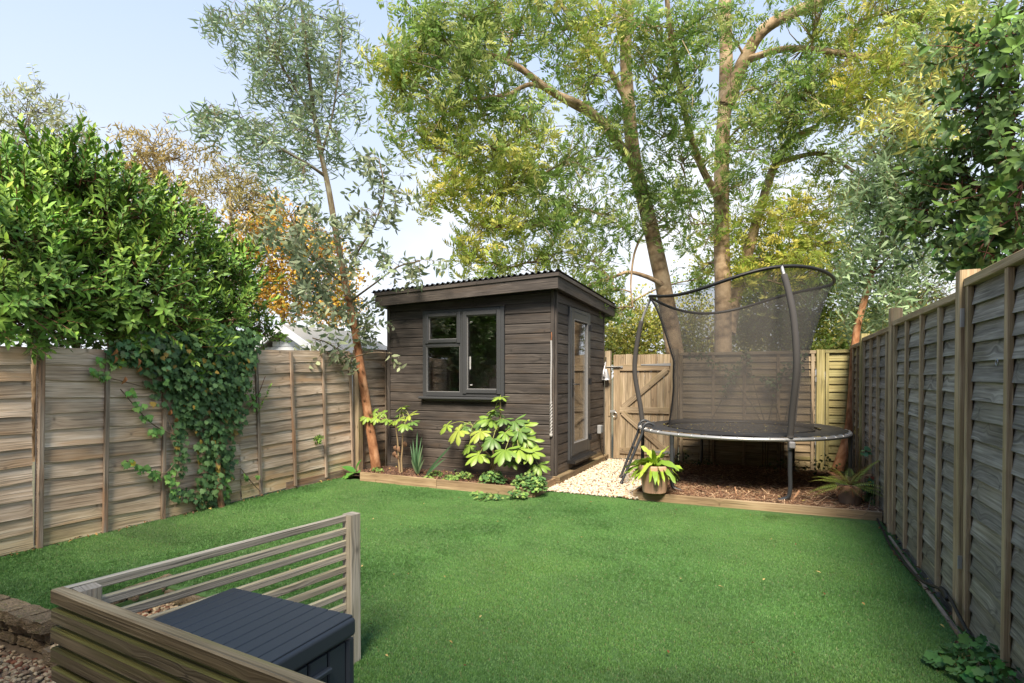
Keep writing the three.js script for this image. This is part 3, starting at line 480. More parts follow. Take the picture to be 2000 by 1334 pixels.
// things on and in the shed
{
  reseed(302);
  const rope = thing('hanging_rope', 'grey twisted rope hanging down the front corner of the shed', 'rope', [-2.50, .62, SZ0 + .04]);
  const mb = new MB(), x = -2.492, z = SZ0 + .043; mb.tube([V(x, 1.80, z), V(x + .004, 1.6, z), V(x - .002, 1.3, z), V(x, 1.02, z)], .0115, 8, { bump: (t, a) => .12 * Math.sin(t * 60 + a * 2) });
  for (const ph of [0, Math.PI]) { const p = []; for (let k = 0; k <= 40; k++) p.push(V(x + Math.cos(k * .75 + ph) * .009, 1.04 - k * .0098, z + Math.sin(k * .75 + ph) * .009)); mb.tube(p, .009, 6); }
  part(rope, 'cord', mb, std([.42, .41, .40], .9));
  part(rope, 'knot', new THREE.SphereGeometry(.021, 12, 8).scale(1, 1.3, 1).translate(x, .63, z), std([.45, .44, .42], .9));
  part(rope, 'rusty_loop', new MB().tube([V(x - .003, 1.90, z - .015), V(x + .008, 1.85, z), V(x, 1.79, z)], .006, 6), std([.30, .12, .05], .8));
  const so = thing('outdoor_socket', 'small grey weatherproof socket box on the shed side wall', 'socket', [-2.42, .54, -8.34]);
  part(so, 'box_body', new RoundedBoxGeometry(.06, .13, .10, 2, .012).translate(-2.405, .545, -8.34), std([.30, .31, .32], .5));
  part(so, 'cover', new RoundedBoxGeometry(.025, .11, .085, 2, .01).translate(-2.365, .55, -8.335), std([.12, .13, .14], .4));
  part(so, 'cable', new MB().tube(smooth([V(-2.41, .48, -8.36), V(-2.42, .35, -8.42), V(-2.41, .2, -8.45), V(-2.34, .05, -8.52)], 16), .006, 6), M.black);
  const sc = thing('metal_scoop', 'grey metal scoop hanging on the gate post by the shed', 'scoop', [-2.40, 1.3, ZB + .12]);
  const prof = []; for (let k = 0; k <= 10; k++) { const t = k / 10; prof.push(new THREE.Vector2(.028 + .058 * Math.pow(t, .7) + (t > .9 ? .006 : 0), -.17 * t)); }
  part(sc, 'scoop_body', new THREE.LatheGeometry(prof, 24).scale(1, 1, .55).translate(-2.405, 1.47, ZB + .13), std([.42, .43, .44], .35, { metalness: .6, side: THREE.DoubleSide }));
  part(sc, 'scoop_handle', new MB().tube([V(-2.405, 1.58, ZB + .09), V(-2.405, 1.50, ZB + .15), V(-2.41, 1.40, ZB + .20), V(-2.40, 1.35, ZB + .20)], (t) => .010 + .006 * t, 8), std([.5, .5, .52], .35, { metalness: .5 }));
  part(sc, 'hook', new MB().bar(V(-2.405, 1.56, ZB + .075), V(-2.405, 1.66, ZB + .075), .018, .01, { up: Z }), M.black);
  // a chair inside
  const ch = thing('office_chair', 'pale curved back of a chair inside the shed window', 'chair', [-3.35, .19, -7.05]);
  const cx = -3.30, cz = -6.98, pts = []; for (let k = 0; k <= 14; k++) { const a = Math.PI * k / 14; pts.push(V(cx + Math.cos(a) * .22, .95 + Math.pow(Math.sin(a), .6) * .27, cz + .02 - .10 * Math.sin(a))); }
  part(ch, 'back_frame', new MB().tube(pts, .02, 8), std([.55, .52, .46], .6));
  for (const k of [-1, 0, 1]) part(ch, 'spindle', new MB().tube([V(cx + k * .1, .66, cz), V(cx + k * .1, 1.2 - .02 * Math.abs(k), cz - .08)], .009, 6), std([.5, .47, .42], .6));
  part(ch, 'seat', new RoundedBoxGeometry(.44, .05, .42, 2, .02).translate(cx, .65, cz - .2), std([.5, .47, .42], .6));
  for (const [sx, sz] of [[-1, 0], [1, 0], [-1, -1], [1, -1]]) part(ch, 'leg', new MB().tube([V(cx + sx * .17, .63, cz - .03 + sz * .34), V(cx + sx * .2, .19, cz - .01 + sz * .38)], (t) => .018 - .005 * t, 8), std([.5, .47, .42], .6));
}
// ------------------------------------------------------------------ the neighbours' summerhouse
{
  reseed(303);
  const h = thing('summerhouse', "white boarded summerhouse with grey felt roof beyond the left fence", 'summerhouse', [-7.17, -.3, -7.7]);
  const ax = -7.17, ay = 2.2, z0 = -6.59, z1 = -8.85, hw = .82, dr = .45, fel = std([.40, .385, .35], .95), wh = std([.72, .76, .80], .6);
  const wl = new MB(); wl.bar(V(ax - hw + .12, .6, z0 - .2), V(ax + hw - .12, .6, z0 - .2), .05, 2.2).bar(V(ax + hw - .14, .6, z0 - .25), V(ax + hw - .14, .6, z1 + .15), .05, 2.2).bar(V(ax - hw + .14, .6, z0 - .25), V(ax - hw + .14, .6, z1 + .15), .05, 2.2).bar(V(ax - hw + .12, .6, z1 + .1), V(ax + hw - .12, .6, z1 + .1), .05, 2.2);
  part(h, 'wall', wl, wh);
  for (let k = 0; k < 5; k++) { const y = 1.70 + k * .095, half = Math.min(hw - .1, (ay - .07 - y - .05) / (dr / hw)); if (half > .05) part(h, 'gable_board', new MB().bar(V(ax - half, y, z0 - .16), V(ax + half, y, z0 - .16), .02, .09, { bev: .008 }), wh); }
  for (const s of [-1, 1]) {
    const r = new MB(), zr = z1 + .42, e = V(ax + s * hw, ay - dr, z0), e2 = V(ax + s * hw, ay - dr, z1), a = V(ax, ay, z0), a2 = V(ax, ay, zr);
    for (const dy of [0, -.03]) r.flat(...[a, e, e2, a2].map((p) => p.clone().add(V(0, dy, 0))));
    r.flat(e, e2, e2.clone().add(V(0, -.05, 0)), e.clone().add(V(0, -.05, 0))); part(h, 'roof_slope', r, fel);
    part(h, 'bargeboard', new MB().bar(V(ax, ay - .055, z0 + .014), V(ax + s * hw, ay - dr - .055, z0 + .014), .025, .11), wh);
    part(h, 'eaves_trim', new MB().bar(V(ax + s * (hw + .01), ay - dr - .04, z0), V(ax + s * (hw + .01), ay - dr - .04, z1), .02, .05), std([.16, .15, .14], .9));
  }
  const hip = new MB(); hip.flat(V(ax, ay, z1 + .42), V(ax - hw, ay - dr, z1), V(ax + hw, ay - dr, z1), V(ax, ay, z1 + .42)); part(h, 'roof_slope', hip, fel);
  const w = new THREE.Group(); w.name = 'window'; h.add(w);
  part(w, 'pane', new THREE.PlaneGeometry(.34, .34).translate(ax + .30, 1.62, z0 - .165), new THREE.MeshPhysicalMaterial({ color: 0x20262c, roughness: .08 }));
  for (const x of [.13, .215, .30, .385, .47]) part(w, 'glazing_bar', new MB().bar(V(ax + x, 1.45, z0 - .155), V(ax + x, 1.79, z0 - .155), .014, .014, { up: Z }), wh);
  for (const y of [1.45, 1.62, 1.79]) part(w, 'glazing_bar', new MB().bar(V(ax + .12, y, z0 - .152), V(ax + .48, y, z0 - .152), .014, .014), wh);
}

// the house that stands behind the camera: it shades the near end of the garden
{
  const bt = texPair(256, 256, (u, v) => { const r = Math.floor(v * 16), x = u * 5 + (r % 2) * .5, fx = x - Math.floor(x), fy = v * 16 - r, m = fx < .05 || fy < .14, n = hash(Math.floor(x) % 5, r, 9), k = .7 + .5 * n; return m ? [.42, .39, .34, 0] : [.28 * k, .13 * k, .08 * k, 1]; });
  const g = new THREE.BoxGeometry(9, 5.9, 6).translate(-2.2, 2.75, 5.4);
  tag(part(null, 'house', g, new THREE.MeshStandardMaterial({ map: rep(bt[0], 8, 4), roughness: .9 })), 'brick back of the house that the garden belongs to', null, null, 'structure');
}

// ================================================================== THE TRAMPOLINE
const tramp = (r, a, y) => { const k = a * Math.PI / 180, x = 2.80 + r * Math.sin(k), z = 6.93 - r * Math.cos(k); return V(x * .9063 - z * .4226, y, -(x * .4226 + z * .9063)); };
{
  reseed(401);
  const t = thing('trampoline', 'round trampoline with black safety net and silver rim on dark legs', 'trampoline', tramp(0, 0, .07).toArray());
  const circ = (r, y, n = 72, f = () => 0) => { const p = []; for (let k = 0; k <= n; k++) p.push(tramp(r, k / n * 360, y + f(k / n * 360))); return p; };
  part(t, 'rim', new MB().tube(circ(1.19, .705), .0215, 10, { cap: false }), M.galv);
  const disc = (r0, r1, y0, y1, wob) => { const mb = new MB(), n = 96, m = 4, rows = []; for (let j = 0; j <= m; j++) { const a = []; for (let k = 0; k <= n; k++) { const f = j / m, p = tramp(lerp(r0, r1, f), k / n * 360, lerp(y0, y1, f) + wob * (fbm(k * .35, j * 1.3, n * .35, 99, 71, 2) - .5) * Math.sin(f * 2.6)); a.push(mb.v(p.x, p.y, p.z, k / n * 8, f)); } rows.push(a); } for (let j = 0; j < m; j++) for (let k = 0; k < n; k++) mb.quad(rows[j][k], rows[j][k + 1], rows[j + 1][k + 1], rows[j + 1][k]); return mb; };
  const matT = texPair(256, 256, (u, v) => { const n = fbm(u * 30, v * 30, 30, 30, 72, 3); return [.018 + .02 * n, .018 + .019 * n, .018 + .018 * n, n]; });
  part(t, 'jumping_mat', disc(0, .96, .70, .715, .0), new THREE.MeshStandardMaterial({ map: rep(matT[0], 1, 1), roughness: .75 }));
  part(t, 'safety_pad', disc(.90, 1.175, .738, .735, .05), new THREE.MeshStandardMaterial({ color: new THREE.Color().setRGB(.026, .027, .03), roughness: .55, bumpMap: rep(matT[1], 1, 1), bumpScale: .006, side: THREE.DoubleSide }));
  for (let k = 0; k < 48; k++) { if (k % 8 === 0) continue; const a = k * 7.5; part(t, 'spring_hook', new MB().tube([tramp(1.15, a, .725), tramp(1.195, a, .729), tramp(1.212, a, .712)], .005, 5), M.steel); }
  // three bent legs, each a pair of uprights joined along the ground
  const up = [-57.5, 2.5, 62.5, 122.5, -177.5, -117.5];
  for (const [a, b] of [[-57.5, 2.5], [62.5, 122.5], [-177.5, -117.5]]) {
    const A = tramp(1.19, a, .69), B = tramp(1.19, b, .69), d = B.clone().sub(A).normalize(), g = .075, pts = [A, A.clone().setY(.4), A.clone().setY(.17)];
    pts.push(A.clone().setY(.11).addScaledVector(d, .02), A.clone().setY(g + .005).addScaledVector(d, .09)); const c = A.clone().lerp(B, .5).setY(.05); pts.push(A.clone().setY(.055).addScaledVector(d, .2), c, B.clone().setY(.055).addScaledVector(d, -.2), B.clone().setY(g + .005).addScaledVector(d, -.09), B.clone().setY(.11).addScaledVector(d, -.02), B.clone().setY(.17), B.clone().setY(.4), B);
    part(t, 'leg', new MB().tube(smooth(pts, 70), .0215, 10), M.legPaint);
  }
  for (const a of up) part(t, 'leg_socket', new MB().tube([tramp(1.19, a, .70), tramp(1.19, a, .60)], .025, 10), a === 2.5 ? std([.16, .16, .17], .6) : M.legPaint);
  // three curved enclosure poles: foam sleeve below, bare steel above
  const pole = (a, top, rt) => smooth([tramp(1.19, a, .70), tramp(1.22, a, .95), tramp(1.30, a, 1.45), tramp(1.24, a, 1.95), tramp((1.24 + rt) / 2 + .02, a, (1.95 + top) / 2), tramp(rt, a, top)], 40);
  for (const [a, top, rt, cut] of [[-117.5, 2.40, 1.08, 30], [2.5, 2.52, 1.0, 38], [122.5, 2.46, 1.05, 36]]) { const p = pole(a, top, rt); const po = part(t, 'pole', new MB().tube(p, .0165, 10), M.galv); part(po, 'foam_sleeve', new MB().tube(p.slice(1, cut), .031, 12, { bump: (s, b) => .05 * vnoise(s * 30 + 5, b + 3, 99, 99, 73) }), M.foam); if (a === 2.5) part(po, 'bracket', new RoundedBoxGeometry(.06, .07, .05, 2, .015).translate(...tramp(1.23, a, .655).toArray()), std([.25, .25, .26], .5)); }
  const ring = new THREE.CatmullRomCurve3([tramp(1.08, -117.5, 2.395), tramp(.99, -57.5, 2.30), tramp(1.0, 2.5, 2.515), tramp(1.02, 62.5, 2.45), tramp(1.05, 122.5, 2.45), tramp(1.0, 182.5, 2.245)], true, 'catmullrom', .65);
  const rp = ring.getPoints(108);
  part(t, 'top_hoop', new MB().tube(rp, .019, 10, { cap: false }), M.black);
  const ctr = tramp(0, 0, 0), n = 108, m = 16, net = new MB(), rows = [];
  for (let j = 0; j <= m; j++) {
    const v = j / m, a = [];
    for (let k = 0; k <= n; k++) { const q = rp[k % n], dx = q.x - ctr.x, dz = q.z - ctr.z, r0 = Math.hypot(dx, dz), r = v < .5 ? lerp(r0, .775, Math.pow(v * 2, .72)) : lerp(.775, .83, Math.pow(v * 2 - 1, 2.2)), f = fbm(k * .28, v * 2.5, n * .28, 99, 74, 3) - .5, rr_ = r + f * .07 * Math.sin(v * 3.1); a.push(net.v(ctr.x + dx / r0 * rr_, lerp(q.y - .01, .725, v), ctr.z + dz / r0 * rr_, k, v * 40)); }
    rows.push(a);
  }
  for (let j = 0; j < m; j++) for (let k = 0; k < n; k++) net.quad(rows[j][k], rows[j][k + 1], rows[j + 1][k + 1], rows[j + 1][k]);
  const nm = new THREE.MeshStandardMaterial({ color: new THREE.Color().setRGB(.075, .07, .066), roughness: .9, transparent: true, opacity: .50, side: THREE.DoubleSide });
  part(t, 'safety_net', net, nm);
  const col = (k) => rows.map((r) => V(net.p[3 * r[k]], net.p[3 * r[k] + 1], net.p[3 * r[k] + 2]));
  part(t, 'net_zip', new MB().tube(smooth(col(2), 40), .013, 6), M.black);
  const hem = rows[m].map((i) => V(net.p[3 * i], net.p[3 * i + 1] + .004, net.p[3 * i + 2])); part(t, 'net_hem', new MB().tube(hem, .012, 6, { cap: false }), M.black);
  // fallen leaves on the mat
  const lv = new MB(); for (let k = 0; k < 330; k++) { const a = rr(0, 360), r = .93 * Math.sqrt(R()); const p = tramp(r, a, .722 + (r > .8 ? .012 : 0)), s = rr(.008, .022), q = eul(rr(-.4, .4), rr(0, 6.3), rr(-.4, .4)); lv.flat(...[[-s, 0, 0], [0, .004, s * .35], [s, 0, 0], [0, .004, -s * .35]].map(([x, y, z]) => V(x, y, z).applyQuaternion(q).add(p)), undefined, pick([[.33, .27, .07], [.25, .17, .06], [.42, .38, .14], [.15, .10, .04]])); }
  tag(part(null, 'mat_leaf_litter', lv, std([1, 1, 1], .9, { vertexColors: true, side: THREE.DoubleSide })), 'small dry yellow leaves lying on the trampoline mat', 'leaf litter', null, 'stuff');
  // the ladder
  const l = thing('trampoline_ladder', 'black metal ladder hooked over the left rim of the trampoline', 'ladder', [-1.7, .05, -6.9]);
  const W = (x, z, y) => V(x * .9063 - z * .4226, y, -(x * .4226 + z * .9063));
  const rails = [[[1.325, 6.80], [1.60, 6.80]], [[1.40, 7.22], [1.645, 7.20]]].map(([b, q]) => [W(b[0], b[1], .05), W(lerp(b[0], q[0], .93), q[1], .66), W(q[0] - .005, q[1], .75), W(q[0] + .05, q[1], .79), W(q[0] + .12, q[1], .765), W(q[0] + .14, q[1], .73)]);
  for (const p of rails) part(l, 'rail', new MB().tube([...smooth(p.slice(0, 2), 6), ...smooth(p.slice(1), 24).slice(1)], .0165, 10), M.legPaint);
  for (const f of [.3, .68]) part(l, 'rung', new MB().tube([rails[0][0].clone().lerp(rails[0][1], f), rails[1][0].clone().lerp(rails[1][1], f)], .015, 8), M.legPaint);
  for (const p of rails) part(l, 'rubber_foot', new MB().tube([p[0], p[0].clone().lerp(p[1], .05)], .02, 10), M.black);
}

// ================================================================== THE SLATTED SCREEN, THE BOX, THE STONE WALL
{
  reseed(501);
  const s = thing('slatted_screen', 'low L-shaped screen of horizontal timber slats round the storage box', 'screen', [-1.99, -.19, -.96]);
  const C = V(-1.99, 0, -.965), E = V(-1.823, 0, -2.07), d = E.clone().sub(C).normalize(), w = V(.9975, 0, .0665).normalize(), nrm = V(-d.z, 0, d.x);
  const lay = (a, dir, L, n, top, th, mats, off, sh, tc) => { for (let k = 0; k < n; k++) { const y = top - sh / 2 - k * .0592 + rr(-.001, .001); const p = a.clone().addScaledVector(dir, off + rr(-.004, .004)).setY(y); part(s, 'slat', new MB().bar(p, a.clone().addScaledVector(dir, L).setY(y + rr(-.001, .001)), th, sh, { bev: .004, topCol: tc(k) }), pick(mats)); } };
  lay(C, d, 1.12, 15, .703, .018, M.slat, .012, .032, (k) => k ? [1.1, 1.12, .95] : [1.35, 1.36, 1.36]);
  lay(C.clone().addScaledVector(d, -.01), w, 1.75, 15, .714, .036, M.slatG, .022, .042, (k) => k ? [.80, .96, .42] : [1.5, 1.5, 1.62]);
  part(s, 'post', new MB().bar(E.clone().addScaledVector(d, .012).add(V(.01, -.25, 0)), E.clone().addScaledVector(d, .012).add(V(.01, .705, 0)), .062, .062, { up: d, bev: .005 }), M.slat[2]);
  part(s, 'post', new MB().bar(C.clone().addScaledVector(d, .055).addScaledVector(w, .05).setY(-.25), C.clone().addScaledVector(d, .055).addScaledVector(w, .05).setY(.700), .06, .06, { up: d, bev: .005 }), M.slat[4]);
  part(s, 'post', new MB().bar(C.clone().addScaledVector(w, 1.6).addScaledVector(d, .05).setY(-.25), C.clone().addScaledVector(w, 1.6).addScaledVector(d, .05).setY(.70), .06, .06, { up: d, bev: .005 }), M.slatG[2]);
}
{
  reseed(502);
  const b = thing('storage_box', 'dark slate blue plastic garden storage box with grooved lid', 'storage box', [-1.54, -.19, -1.21]);
  const x0 = -1.86, x1 = -1.262, z0 = -1.475, z1 = -.99, top = .556, blue = std([.032, .041, .053], .48), deep = std([.014, .018, .025], .6);
  part(b, 'box_body', new RoundedBoxGeometry(x1 - x0 - .06, .68, z1 - z0 - .05, 2, .012).translate((x0 + x1) / 2, .14, (z0 + z1) / 2), deep);
  const lid = part(b, 'lid', new RoundedBoxGeometry(x1 - x0, .062, z1 - z0, 3, .014).translate((x0 + x1) / 2, top - .036, (z0 + z1) / 2), blue);
  const n = 11, w = (x1 - x0 - .02) / n;
  for (let k = 0; k < n; k++) { const x = x0 + .01 + w * (k + .5); part(lid, 'lid_plank', new MB().bar(V(x, top - .004, z0 + .008), V(x, top - .004, z1 - .008), w - .0035, .010, { bev: .0022 }), blue); }
  for (let k = 0; k < 5; k++) { const L = (z1 - z0 - .07) / 5, z = z0 + .035 + L * (k + .5); part(b, 'front_panel', new MB().bar(V(x1 - .022, -.18, z), V(x1 - .022, .478, z), L - .006, .016, { up: X, bev: .004 }), blue); }
  part(b, 'corner_rib', new MB().bar(V(x1 - .025, -.18, z0 + .02), V(x1 - .025, .48, z0 + .02), .035, .04, { up: X, bev: .008 }), blue);
  part(b, 'handle_recess', new MB().bar(V(x1 - .0135, .40, z0 + .13), V(x1 - .0135, .40, z1 - .13), .006, .045, { bev: .001 }), deep);
  part(b, 'handle_lip', new MB().bar(V(x1 - .006, .428, z0 + .12), V(x1 - .006, .428, z1 - .12), .02, .016, { bev: .004 }), blue);
}
{
  reseed(503);
  const stone = (w, h, d, seed) => { const g = new THREE.BoxGeometry(w, h, d, Math.max(3, Math.round(w / .022)), 4, 5), p = g.attributes.position; for (let k = 0; k < p.count; k++) { const q = [p.getX(k), p.getY(k), p.getZ(k)], f = (a) => (fbm(q[0] * 26 + 50 + a * 7, q[1] * 30 + q[2] * 22 + 50 + a * 3, 999, 999, seed + a, 3) - .5) * .046; const top = q[1] > h * .45 ? .35 : 1; p.setXYZ(k, q[0] * .985 + f(0) * .5, q[1] + f(1) * .35, q[2] + f(2) * top); } g.computeVertexNormals(); return g; };
  const st = texPair(256, 256, (u, v) => { const n = fbm(u * 22, v * 22, 22, 22, 81, 4), b = fbm(u * 4, v * 4, 4, 4, 82, 4), m = sstep(.55, .75, fbm(u * 7, v * 7, 7, 7, 83, 3)), k = .25 + 1.15 * n * (.6 + b * .8); return [lerp(.24 * k, .12 * k, m * .6), lerp(.185 * k, .13 * k, m * .6), lerp(.115 * k, .04 * k, m * .6), n]; });
  const mats = [1, .85, 1.15, .95].map((k) => new THREE.MeshStandardMaterial({ map: st[0], bumpMap: st[1], bumpScale: .012, roughness: .97, color: new THREE.Color().setRGB(k, k * .98, k * .95) }));
  const w = thing('stone_wall', 'low dry walling of rough brown stones along the lawn edge', 'wall', [-4.3, -.19, -1.72]);
  const lay = (p, name = 'stone') => { const m = part(w, name, stone(p[3], p[4], p[5], Math.floor(R() * 900)), pick(mats)); m.position.add(V(p[0], p[1], p[2])); m.rotation.y = p[6] ?? 0; };
  for (let c = 0; c < 3; c++) {
    let x = -3.53; const y = .005 - c * .074, h = c ? .058 : .064;
    while (x > -5.25) { const L = rr(.14, .26); lay([x - L / 2, y, -1.70 + rr(-.008, .008) - (c ? .034 + .008 * c : 0), L - .012, h, .125]); x -= L; }
    let z = -1.775; while (z > -2.3) { const L = rr(.12, .2); lay([-3.595, y, z - L / 2, L - .008, h, .12, Math.PI / 2]); z -= L; }
  }
  let x = -3.52; while (x < -2.92) { const L = rr(.16, .24); lay([x + L / 2, -.135, -1.70, L - .008, .08, .14], 'step_stone'); lay([x + L / 2, -.045, -2.35, L - .008, .07, .12], 'step_stone'); x += L; }
}
{
  const h = thing('garden_hose', 'black hose running along the foot of the right fence', 'hose', [.86, 0, -4.2]);
  part(h, 'tube', new MB().tube(smooth([V(.87, .05, -6.05), V(.865, .02, -5.7), V(.845, .016, -5.2), V(.86, .02, -4.7), V(.86, .07, -4.25), V(.89, .13, -3.9), V(.885, .10, -3.6), V(.88, .055, -3.3), V(.87, .03, -3.0), V(.86, .02, -2.4)], 90), .0095, 8), M.black);
  part(h, 'connector', new MB().tube([V(.885, .128, -3.97), V(.888, .13, -3.9), V(.886, .12, -3.83)], .016, 10), M.black);
}
// ------------------------------------------------------------------ pots
function potGeo(r0, r1, h, rim) { return new THREE.LatheGeometry([[0, 0], [r0 * .96, 0], [r0, .008], [lerp(r0, r1, .78), h * .78], [lerp(r0, r1, .80) + rim, h * .79], [r1 + rim, h * .985], [r1 + rim - .006, h], [r1 - .008, h], [r1 - .014, h * .9], [r0 * .9, .05], [0, .05]].map(([x, y]) => new THREE.Vector2(x, y)), 40); }
const terracotta = (() => { const t = texPair(256, 256, (u, v) => { const n = fbm(u * 9, v * 9, 9, 9, 91, 4), s = sstep(.5, .75, fbm(u * 5, v * 3, 5, 3, 92, 3)), k = .75 + .5 * n; return [lerp(.66, .72, s) * k, lerp(.42, .56, s) * k, lerp(.29, .42, s) * k, n]; }); return new THREE.MeshStandardMaterial({ map: rep(t[0], 2, 1), bumpMap: rep(t[1], 2, 1), bumpScale: .004, roughness: .9 }); })();
const brownPot = (() => { const t = texPair(128, 128, (u, v) => { const n = fbm(u * 9, v * 9, 9, 9, 95, 4), k = .6 + .8 * n; return [.16 * k, .115 * k, .085 * k, n]; }); return new THREE.MeshStandardMaterial({ map: t[0], roughness: .85 }); })();

// ================================================================== LEAVES
// one leaf along +y, its face towards +z; fold lifts the edges, curl bends the tip back
function leafProto(L, W, k = 2, fold = .25, curl = .3, sh = .42, vein = null) {
  const mb = new MB(), cen = (t) => { const a = curl * t; return [t * L * Math.cos(a * .6), -L * t * Math.sin(a) * .7]; };
  const prof = (t) => Math.pow(Math.sin(Math.PI * Math.pow(t, Math.log(.5) / Math.log(sh))), .85);
  const b = mb.v(0, 0, 0, .5, 0, vein); let prev = null;
  for (let j = 1; j <= k; j++) { const t = j / (k + 1), [y, z] = cen(t), w = W / 2 * prof(t), l = mb.v(-w, y, z + w * fold, 0, t), c = mb.v(0, y, z, .5, t, vein), r = mb.v(w, y, z + w * fold, 1, t); if (!prev) { mb.tri(b, c, l); mb.tri(b, r, c); } else { mb.quad(prev[0], prev[1], c, l); mb.quad(prev[1], prev[2], r, c); } prev = [l, c, r]; }
  const [y, z] = cen(1), e = mb.v(0, y, z, .5, 1); mb.tri(prev[0], prev[1], e); mb.tri(prev[1], prev[2], e); return mb;
}
const T4 = (p, q, s = 1) => mat4(p, q, s);
const basis = (y, z) => { const a = y.clone().normalize(), x = V().crossVectors(a, z).normalize(), c = V().crossVectors(x, a); return new THREE.Quaternion().setFromRotationMatrix(new THREE.Matrix4().makeBasis(x, a, c)); };
const rnd = () => { let p; do p = V(rr(-1, 1), rr(-1, 1), rr(-1, 1)); while (p.lengthSq() > 1); return p; };
function sprigGeo(s) { const mb = new MB(); if (s.stem) mb.add(s.stem, new THREE.Matrix4()); for (const l of s.leaves) mb.add(l.g, l.m, l.c); return mb.geo(); }
const mul = (c, k) => [c[0] * k, c[1] * k, c[2] * k];
const mix3 = (a, b, t) => [lerp(a[0], b[0], t), lerp(a[1], b[1], t), lerp(a[2], b[2], t)];
// many sprigs on one plant: the ones nearest the camera become single leaves, the rest one mass of foliage
function foliage(plant, sprigs, puts, mat, o = {}) {
  puts.sort((a, b) => a.d - b.d);
  let made = 0, k = 0; const pal = new Map(), geos = new Map();
  const q = V(), iq = new THREE.Quaternion(), sc = V();
  for (; k < puts.length && made < (o.single ?? 0); k++) {
    const s = sprigs[puts[k].k];
    for (const l of s.leaves) {
      const c = mul(l.c, puts[k].t.r ? 1 : 1), t = puts[k].t, col = [c[0] * t.r, c[1] * t.g, c[2] * t.b].map((x) => Math.round(Math.sqrt(x) * 14));
      const key = col.join(); if (!pal.has(key)) { const m = mat.clone(); m.color.setRGB(...col.map((x) => (x / 14) ** 2)); pal.set(key, m); }
      if (!geos.has(l.g)) geos.set(l.g, l.g.geo());
      const me = new THREE.Mesh(geos.get(l.g), pal.get(key)); me.name = 'leaf'; new THREE.Matrix4().multiplyMatrices(puts[k].m, l.m).decompose(q, iq, sc); me.position.copy(q).sub(originOf(plant)); me.quaternion.copy(iq); me.scale.copy(sc); me.castShadow = me.receiveShadow = true; plant.add(me); made++;
    }
  }
  const rest = puts.slice(k);
  sprigs.forEach((s, j) => { const l = rest.filter((p) => p.k === j); if (l.length) instances(plant, o.name ?? 'foliage', sprigGeo(s), mat, l.map((p) => p.m), l.map((p) => p.t)); });
}
const rgbC = (r, g, b) => new THREE.Color().setRGB(r, g, b);

// ---- sprig kinds
reseed(601);
const ashLeaflet = [leafProto(.098, .033, 1, .15, .5, .45), leafProto(.084, .028, 1, .1, .8, .45)];
function ashSprig(n, dark) {                             // a tuft of pinnate leaves at a twig's end
  const s = { leaves: [], stem: new MB() };
  for (let k = 0; k < n; k++) {
    const a = k / n * 6.283 + rr(-.5, .5), dir = V(Math.cos(a) * rr(.6, 1), rr(-.1, .8), Math.sin(a) * rr(.6, 1)).normalize(), L = rr(.17, .26), pts = []; const c0 = mix3([.25, .37, .07], [.62, .58, .17], Math.pow(R(), 1.6));
    for (let j = 0; j <= 4; j++) { const t = j / 4; pts.push(dir.clone().multiplyScalar(L * t).add(V(0, -.09 * t * t, 0))); }
    s.stem.tube(pts, .0015, 3, { cap: false, col: () => [.22, .2, .06] });
    const pr = 4, up = V(0, 1, 0).addScaledVector(dir, -dir.y).normalize(), sd = V().crossVectors(dir, up).normalize();
    for (let j = 0; j < pr; j++) for (const sg of [-1, 1]) { const t = .28 + j * .2, p = dir.clone().multiplyScalar(L * t).add(V(0, -.09 * t * t, 0)), d = dir.clone().multiplyScalar(.6).addScaledVector(sd, sg * .8).add(V(0, -.25 - rr(0, .3), 0)).normalize(); s.leaves.push({ g: pick(ashLeaflet), m: T4(p, basis(d, up.clone().addScaledVector(sd, sg * rr(-.3, .5))), rr(.8, 1.1)), c: mul(c0, rr(.8, 1.2)) }); }
    s.leaves.push({ g: ashLeaflet[0], m: T4(pts[4], basis(dir.clone().add(V(0, -.6, 0)), up)), c: c0 });
  }
  return s;
}
const ash = [0, 1, 2, 3, 4].map(() => ashSprig(4));
const gumLeaf = [leafProto(.14, .027, 2, .1, .7, .38), leafProto(.12, .024, 2, .1, .4, .38)];
function gumSprig(n, wide = 1, c1 = [.20, .28, .16], c2 = [.44, .52, .36]) { // a drooping gum twig
  const s = { leaves: [], stem: new MB() }, L = .34, P = (t) => V(.05 * Math.sin(t * 3), L * t, .04 * t * t);
  s.stem.tube([0, .33, .66, 1].map(P), (t) => .003 - .002 * t, 3, { cap: false, col: () => [.25, .15, .09] });
  for (let k = 0; k < n; k++) { const t = (k + .6) / n, a = k * 2.4 + rr(-.4, .4), d = V(Math.cos(a), rr(.1, .8), Math.sin(a)).normalize(); s.leaves.push({ g: pick(gumLeaf), m: T4(P(t), basis(d, rnd().add(V(0, .4, 0))), V(wide * rr(.8, 1.2), rr(.7, 1.15), 1)), c: mul(mix3(c1, c2, R()), rr(.85, 1.15)) }); }
  return s;
}
const gum = [0, 1, 2, 3].map(() => gumSprig(13));
const gumLow = [0, 1, 2].map(() => gumSprig(11, 1.75, [.20, .26, .16], [.38, .43, .29]));
const gumGold = [0, 1, 2].map(() => gumSprig(14, 1, [.30, .25, .10], [.52, .43, .22]));
const bayLeaf = [leafProto(.088, .033, 2, .3, .35), leafProto(.074, .030, 2, .25, .6), leafProto(.098, .035, 2, .35, .15)];
